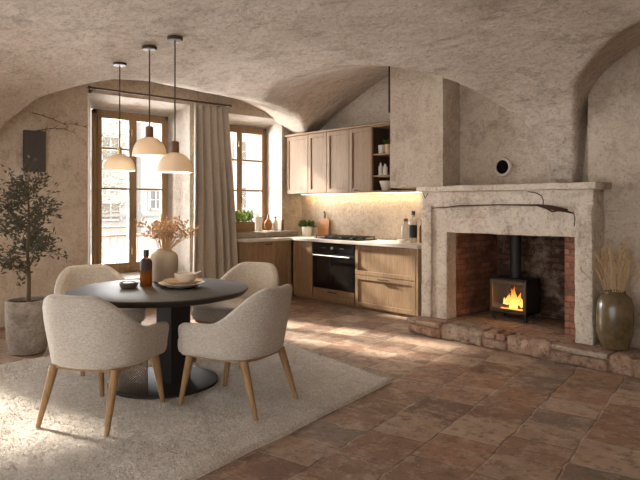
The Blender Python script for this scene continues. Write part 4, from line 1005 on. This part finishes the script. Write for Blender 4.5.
for i in range(52):
    an = random.uniform(0, 2 * PI); sp_ = random.uniform(0.05, 0.33); h = 0.29 - sp_ * 0.40 + random.uniform(-0.06, 0.05)
    b0 = Vector((0.03 * math.cos(an), 0.03 * math.sin(an), 0)); e = Vector((math.cos(an) * sp_, math.sin(an) * sp_, h))
    md = b0.lerp(e, 0.5) + Vector((0, 0, 0.04))
    sm_.tube([b0 * 0.5 + Vector((0, 0, -0.16)), b0, md, e], [0.002, 0.002, 0.0018, 0.001], 5)
    for k in range(5):
        t = random.uniform(0.35, 0.95); q = md.lerp(e, t * 2 - 1) if t > 0.5 else b0.lerp(md, t * 2)
        e2 = q + Vector((random.uniform(-.06, .06), random.uniform(-.06, .06), random.uniform(0.0, .06)))
        sm_.tube([q, e2], [0.0012, 0.0008], 4)
        for _ in range(3):
            w = q.lerp(e2, random.uniform(0.4, 1.05)); r_ = random.uniform(0.005, 0.009)
            bd_.lathe([(0.0006, -r_), (r_ * 0.8, -r_ * 0.5), (r_, 0.1 * r_), (r_ * 0.6, r_), (0.0006, r_ * 1.5)], w, 6)
build('stems', sm_, 'straw', bq, kind='stuff'); build('buds', bd_, 'bud', bq, kind='stuff')
ds = thing('small_dish', 'small olive grey dish with cream contents on the dining table', 'dish', (-4.428, 2.0, TT))
build('dish', MB().lathe([(0.05, 0), (0.06, 0.004), (0.075, 0.035), (0.072, 0.044), (0.064, 0.042), (0.055, 0.012)], seg=36), 'olive_dish', ds)
build('contents', MB().lathe([(0.055, 0.02), (0.058, 0.030), (0.035, 0.040), (0.01, 0.043)], seg=28), 'cream_ceramic', ds, label='pale cream contents')
PX, PY = -4.20, 2.33
def plate(r, h): return [(r * 0.55, 0), (r * 0.6, 0.003), (r * 0.97, h), (r, h + 0.004), (r * 0.97, h + 0.005), (r * 0.62, 0.008), (r * 0.2, 0.008)]
tag(build('plate', MB().lathe(plate(0.178, 0.032), seg=60), 'white_ceramic'), 'large white dinner plate at the bottom of the stack on the table', 'plate', loc=(PX, PY, TT))
tag(build('plate', MB().lathe(plate(0.152, 0.034), seg=52), 'tan_ceramic'), 'mottled tan plate lying on the white dinner plate', 'plate', loc=(PX + 0.005, PY + 0.008, TT + 0.0165))
tag(build('bowl', MB().lathe([(0.05, 0), (0.06, 0.004), (0.084, 0.034), (0.092, 0.072), (0.087, 0.073), (0.065, 0.02)], seg=44), 'cream_ceramic'), 'cream bowl on top of the plate stack', 'bowl', loc=(PX + 0.012, PY + 0.03, TT + 0.032))
spn = thing('spoon', 'pale spoon leaning out of the cream bowl', 'spoon', (PX + 0.012, PY + 0.03, TT + 0.075))
build('handle', MB().tube([(-0.01, 0.0, 0.0), (0.035, 0.055, 0.022), (0.06, 0.10, 0.045)], [0.004, 0.0045, 0.006], 8), 'cream_ceramic', spn)
build('head', MB().lathe([(0.002, -0.004), (0.018, 0.0), (0.02, 0.004)], (-0.015, -0.008, 0.0), 14), 'cream_ceramic', spn)
# ------------------------------------------------------------------ dining chairs
def make_chair():
    r = thing('dining_chair', '', 'chair')
    # path of the tub shell in plan: u in [-1,1]; returns (x, y, nx, ny) for half width a, back depth b
    def path(u, a, b, yf):
        s = 1 if u >= 0 else -1; t = abs(u)
        q = 0.66
        if t < q:
            th = t / q * PI / 2; n = 2.25
            x = a * math.sin(th) ** (2 / n); y = -b * math.cos(th) ** (2 / n)
        else:
            x = a; y = (t - q) / (1 - q) * yf
        return Vector((s * x, y, 0))
    def top(u):
        t = abs(u); k = min(1, max(0, (t - 0.15) / 0.56)); k = k * k * (3 - 2 * k)
        return 0.835 - 0.235 * k - 0.012 * max(0, t - 0.74) / 0.26
    zb = 0.372
    us = [-1 + 0.004 * k for k in range(0, 22)]; us += [-0.9 + 1.8 * k / 60 for k in range(61)]; us += [1 - 0.004 * k for k in range(21, -1, -1)]; rings = []
    for u in us:
        endk = max(0, (abs(u) - 0.915) / 0.085); f = math.sqrt(max(0.0, 1 - endk ** 2)); f = max(f, 0.10)
        T = 0.062; h = top(u) - 0.05 * (1 - f)
        prof = []
        zs = [zb, zb + 0.02] + [zb + 0.02 + (h - 0.036 - zb - 0.02) * q / 5 for q in range(1, 6)]
        for z in zs: prof.append((0.0 if z > zb + 0.01 else 0.012, z))
        for k in range(1, 6):
            a = k / 6 * PI; prof.append((T / 2 - T / 2 * math.cos(a), h - 0.032 + 0.032 * math.sin(a)))
        for z in reversed(zs): prof.append((T, z))
        ring = []
        for (o, z) in prof:
            kz = (z - zb) / 0.46
            a_ = 0.262 + 0.034 * min(1, kz * 1.7) ; b_ = 0.245 + 0.075 * kz
            p = path(u, a_, b_, 0.255); p1 = path(min(1, u + 0.01), a_, b_, 0.255); p0 = path(max(-1, u - 0.01), a_, b_, 0.255)
            tg = (p1 - p0).normalized(); nrm = Vector((-tg.y, tg.x, 0))
            mid = T / 2; oo = mid + (o - mid) * f
            q = p + nrm * oo; ring.append((q.x, q.y, z))
        rings.append(ring)
    m = MB().rings(rings, closed=True, cap0=True, cap1=True)
    build('backrest', m, 'boucle', r, sharp=0)
    def outline(sc, z, n=56, e=3.6):
        pts = []
        for k in range(n):
            a = 2 * PI * k / n; cx, sy = math.cos(a), math.sin(a)
            x = abs(cx) ** (2 / e) * (1 if cx >= 0 else -1); y = abs(sy) ** (2 / e) * (1 if sy >= 0 else -1)
            yy = 0.047 + y * 0.277 * sc
            w = 0.236 + 0.048 * min(1, max(0, (yy - 0.215) / 0.05))
            pts.append((x * w * sc, yy, z))
        return pts
    m = MB().rings([outline(s, z) for s, z in ((0.93, 0.368), (0.985, 0.378), (1.01, 0.41), (1.01, 0.455), (0.985, 0.482), (0.94, 0.495), (0.7, 0.503), (0.3, 0.506))])
    build('seat', m, 'boucle', r, sharp=60)
    m = MB().rings([outline(s, z) for s, z in ((0.90, 0.350), (0.94, 0.352), (0.94, 0.370))])
    build('base_frame', m, 'leg_oak', r, sharp=30)
    for sx in (-1, 1):
        for (ty, fy) in ((-0.17, -0.275), (0.225, 0.29)):
            p0 = Vector((sx * 0.185, ty, 0.362)); p1 = Vector((sx * 0.205, fy, 0.0))
            build('leg', MB().tube([p0, p0.lerp(p1, 0.5), p1], [0.025, 0.0195, 0.0125], 14), 'leg_oak', r)
    return r
chair0 = make_chair()
CH = [((-3.845, 1.565), math.radians(32), 'beige upholstered tub chair seen from behind, left of the two in front of the table'),
      ((-3.455, 2.367), math.radians(109), 'beige upholstered tub chair seen from behind, right of the two in front of the table'),
      ((-5.14, 2.05), math.radians(-92), 'beige tub chair behind the table, between olive tree and tall window'),
      ((-4.50, 3.07), math.radians(201), 'beige tub chair behind the table, facing the camera beside the curtain')]
for i, ((x, y), a, lb) in enumerate(CH):
    o = chair0 if i == 0 else copy_tree(chair0)
    o.location = (x, y, RUG); o.rotation_euler = (0, 0, a); o.scale = (1.19, 1.12, 0.985); o['label'] = lb; o['group'] = 'chairs around the dining table'

# ------------------------------------------------------------------ pendant lamps
def pendant(x, y, zs, small, label):
    zc = float(ceil_z(np.array([x]), np.array([y]))[0]) + 0.004
    r = thing('pendant_lamp', label, 'lamp', (x, y, zs), 0, 'pendant lamps over the table')
    h = zc - zs
    build('canopy', MB().lathe([(0.058, h - 0.03), (0.062, h - 0.026), (0.062, h - 0.004), (0.05, h)], seg=28), 'bronze', r)
    sr, sh_ = (0.018, 0.06) if small else (0.033, 0.088)
    build('cord', MB().tube([(0, 0, 0.16 + sh_), (0, 0, h - 0.028)], 0.0055, 8), 'cord_black', r)
    build('socket', MB().lathe([(sr * 1.02, 0.158), (sr * 1.02, 0.165), (sr, 0.17), (sr, 0.158 + sh_), (sr * 0.5, 0.166 + sh_)], seg=24), 'walnut' if not small else 'brass_hinge', r)
    R1 = 0.142; pr = []
    for k in range(15):
        a = k / 14 * PI / 2; pr.append((R1 * math.cos(a) ** 0.85 if k < 14 else 0.012, 0.16 * math.sin(a) ** 0.95))
    inner = [(q * 0.965, z * 0.965) for q, z in reversed(pr)]
    build('shade', MB().lathe(pr + inner + [pr[0]], seg=48, cap0=False, cap1=False), 'shade_glass', r)
    build('bulb', MB().lathe([(0.012, 0.10), (0.03, 0.075), (0.036, 0.05), (0.03, 0.025), (0.01, 0.012)], seg=20), 'bulb_glow', r)
    l = bpy.data.lights.new('pendant_light', 'POINT'); l.energy = 3.5; l.color = (1, 0.86, 0.66); l.shadow_soft_size = 0.04
    o = bpy.data.objects.new('pendant_light', l); COL.objects.link(o); o.location = (x, y, zs - 0.0)
pendant(-5.44, 2.37, 1.71, True, 'pendant lamp with a small brass socket, hanging nearest the window')
pendant(-4.79, 2.35, 1.81, False, 'middle pendant lamp, hanging highest over the table')
pendant(-4.40, 2.38, 1.655, False, 'pendant lamp with a thick wooden socket, rightmost and hanging lowest of the three')
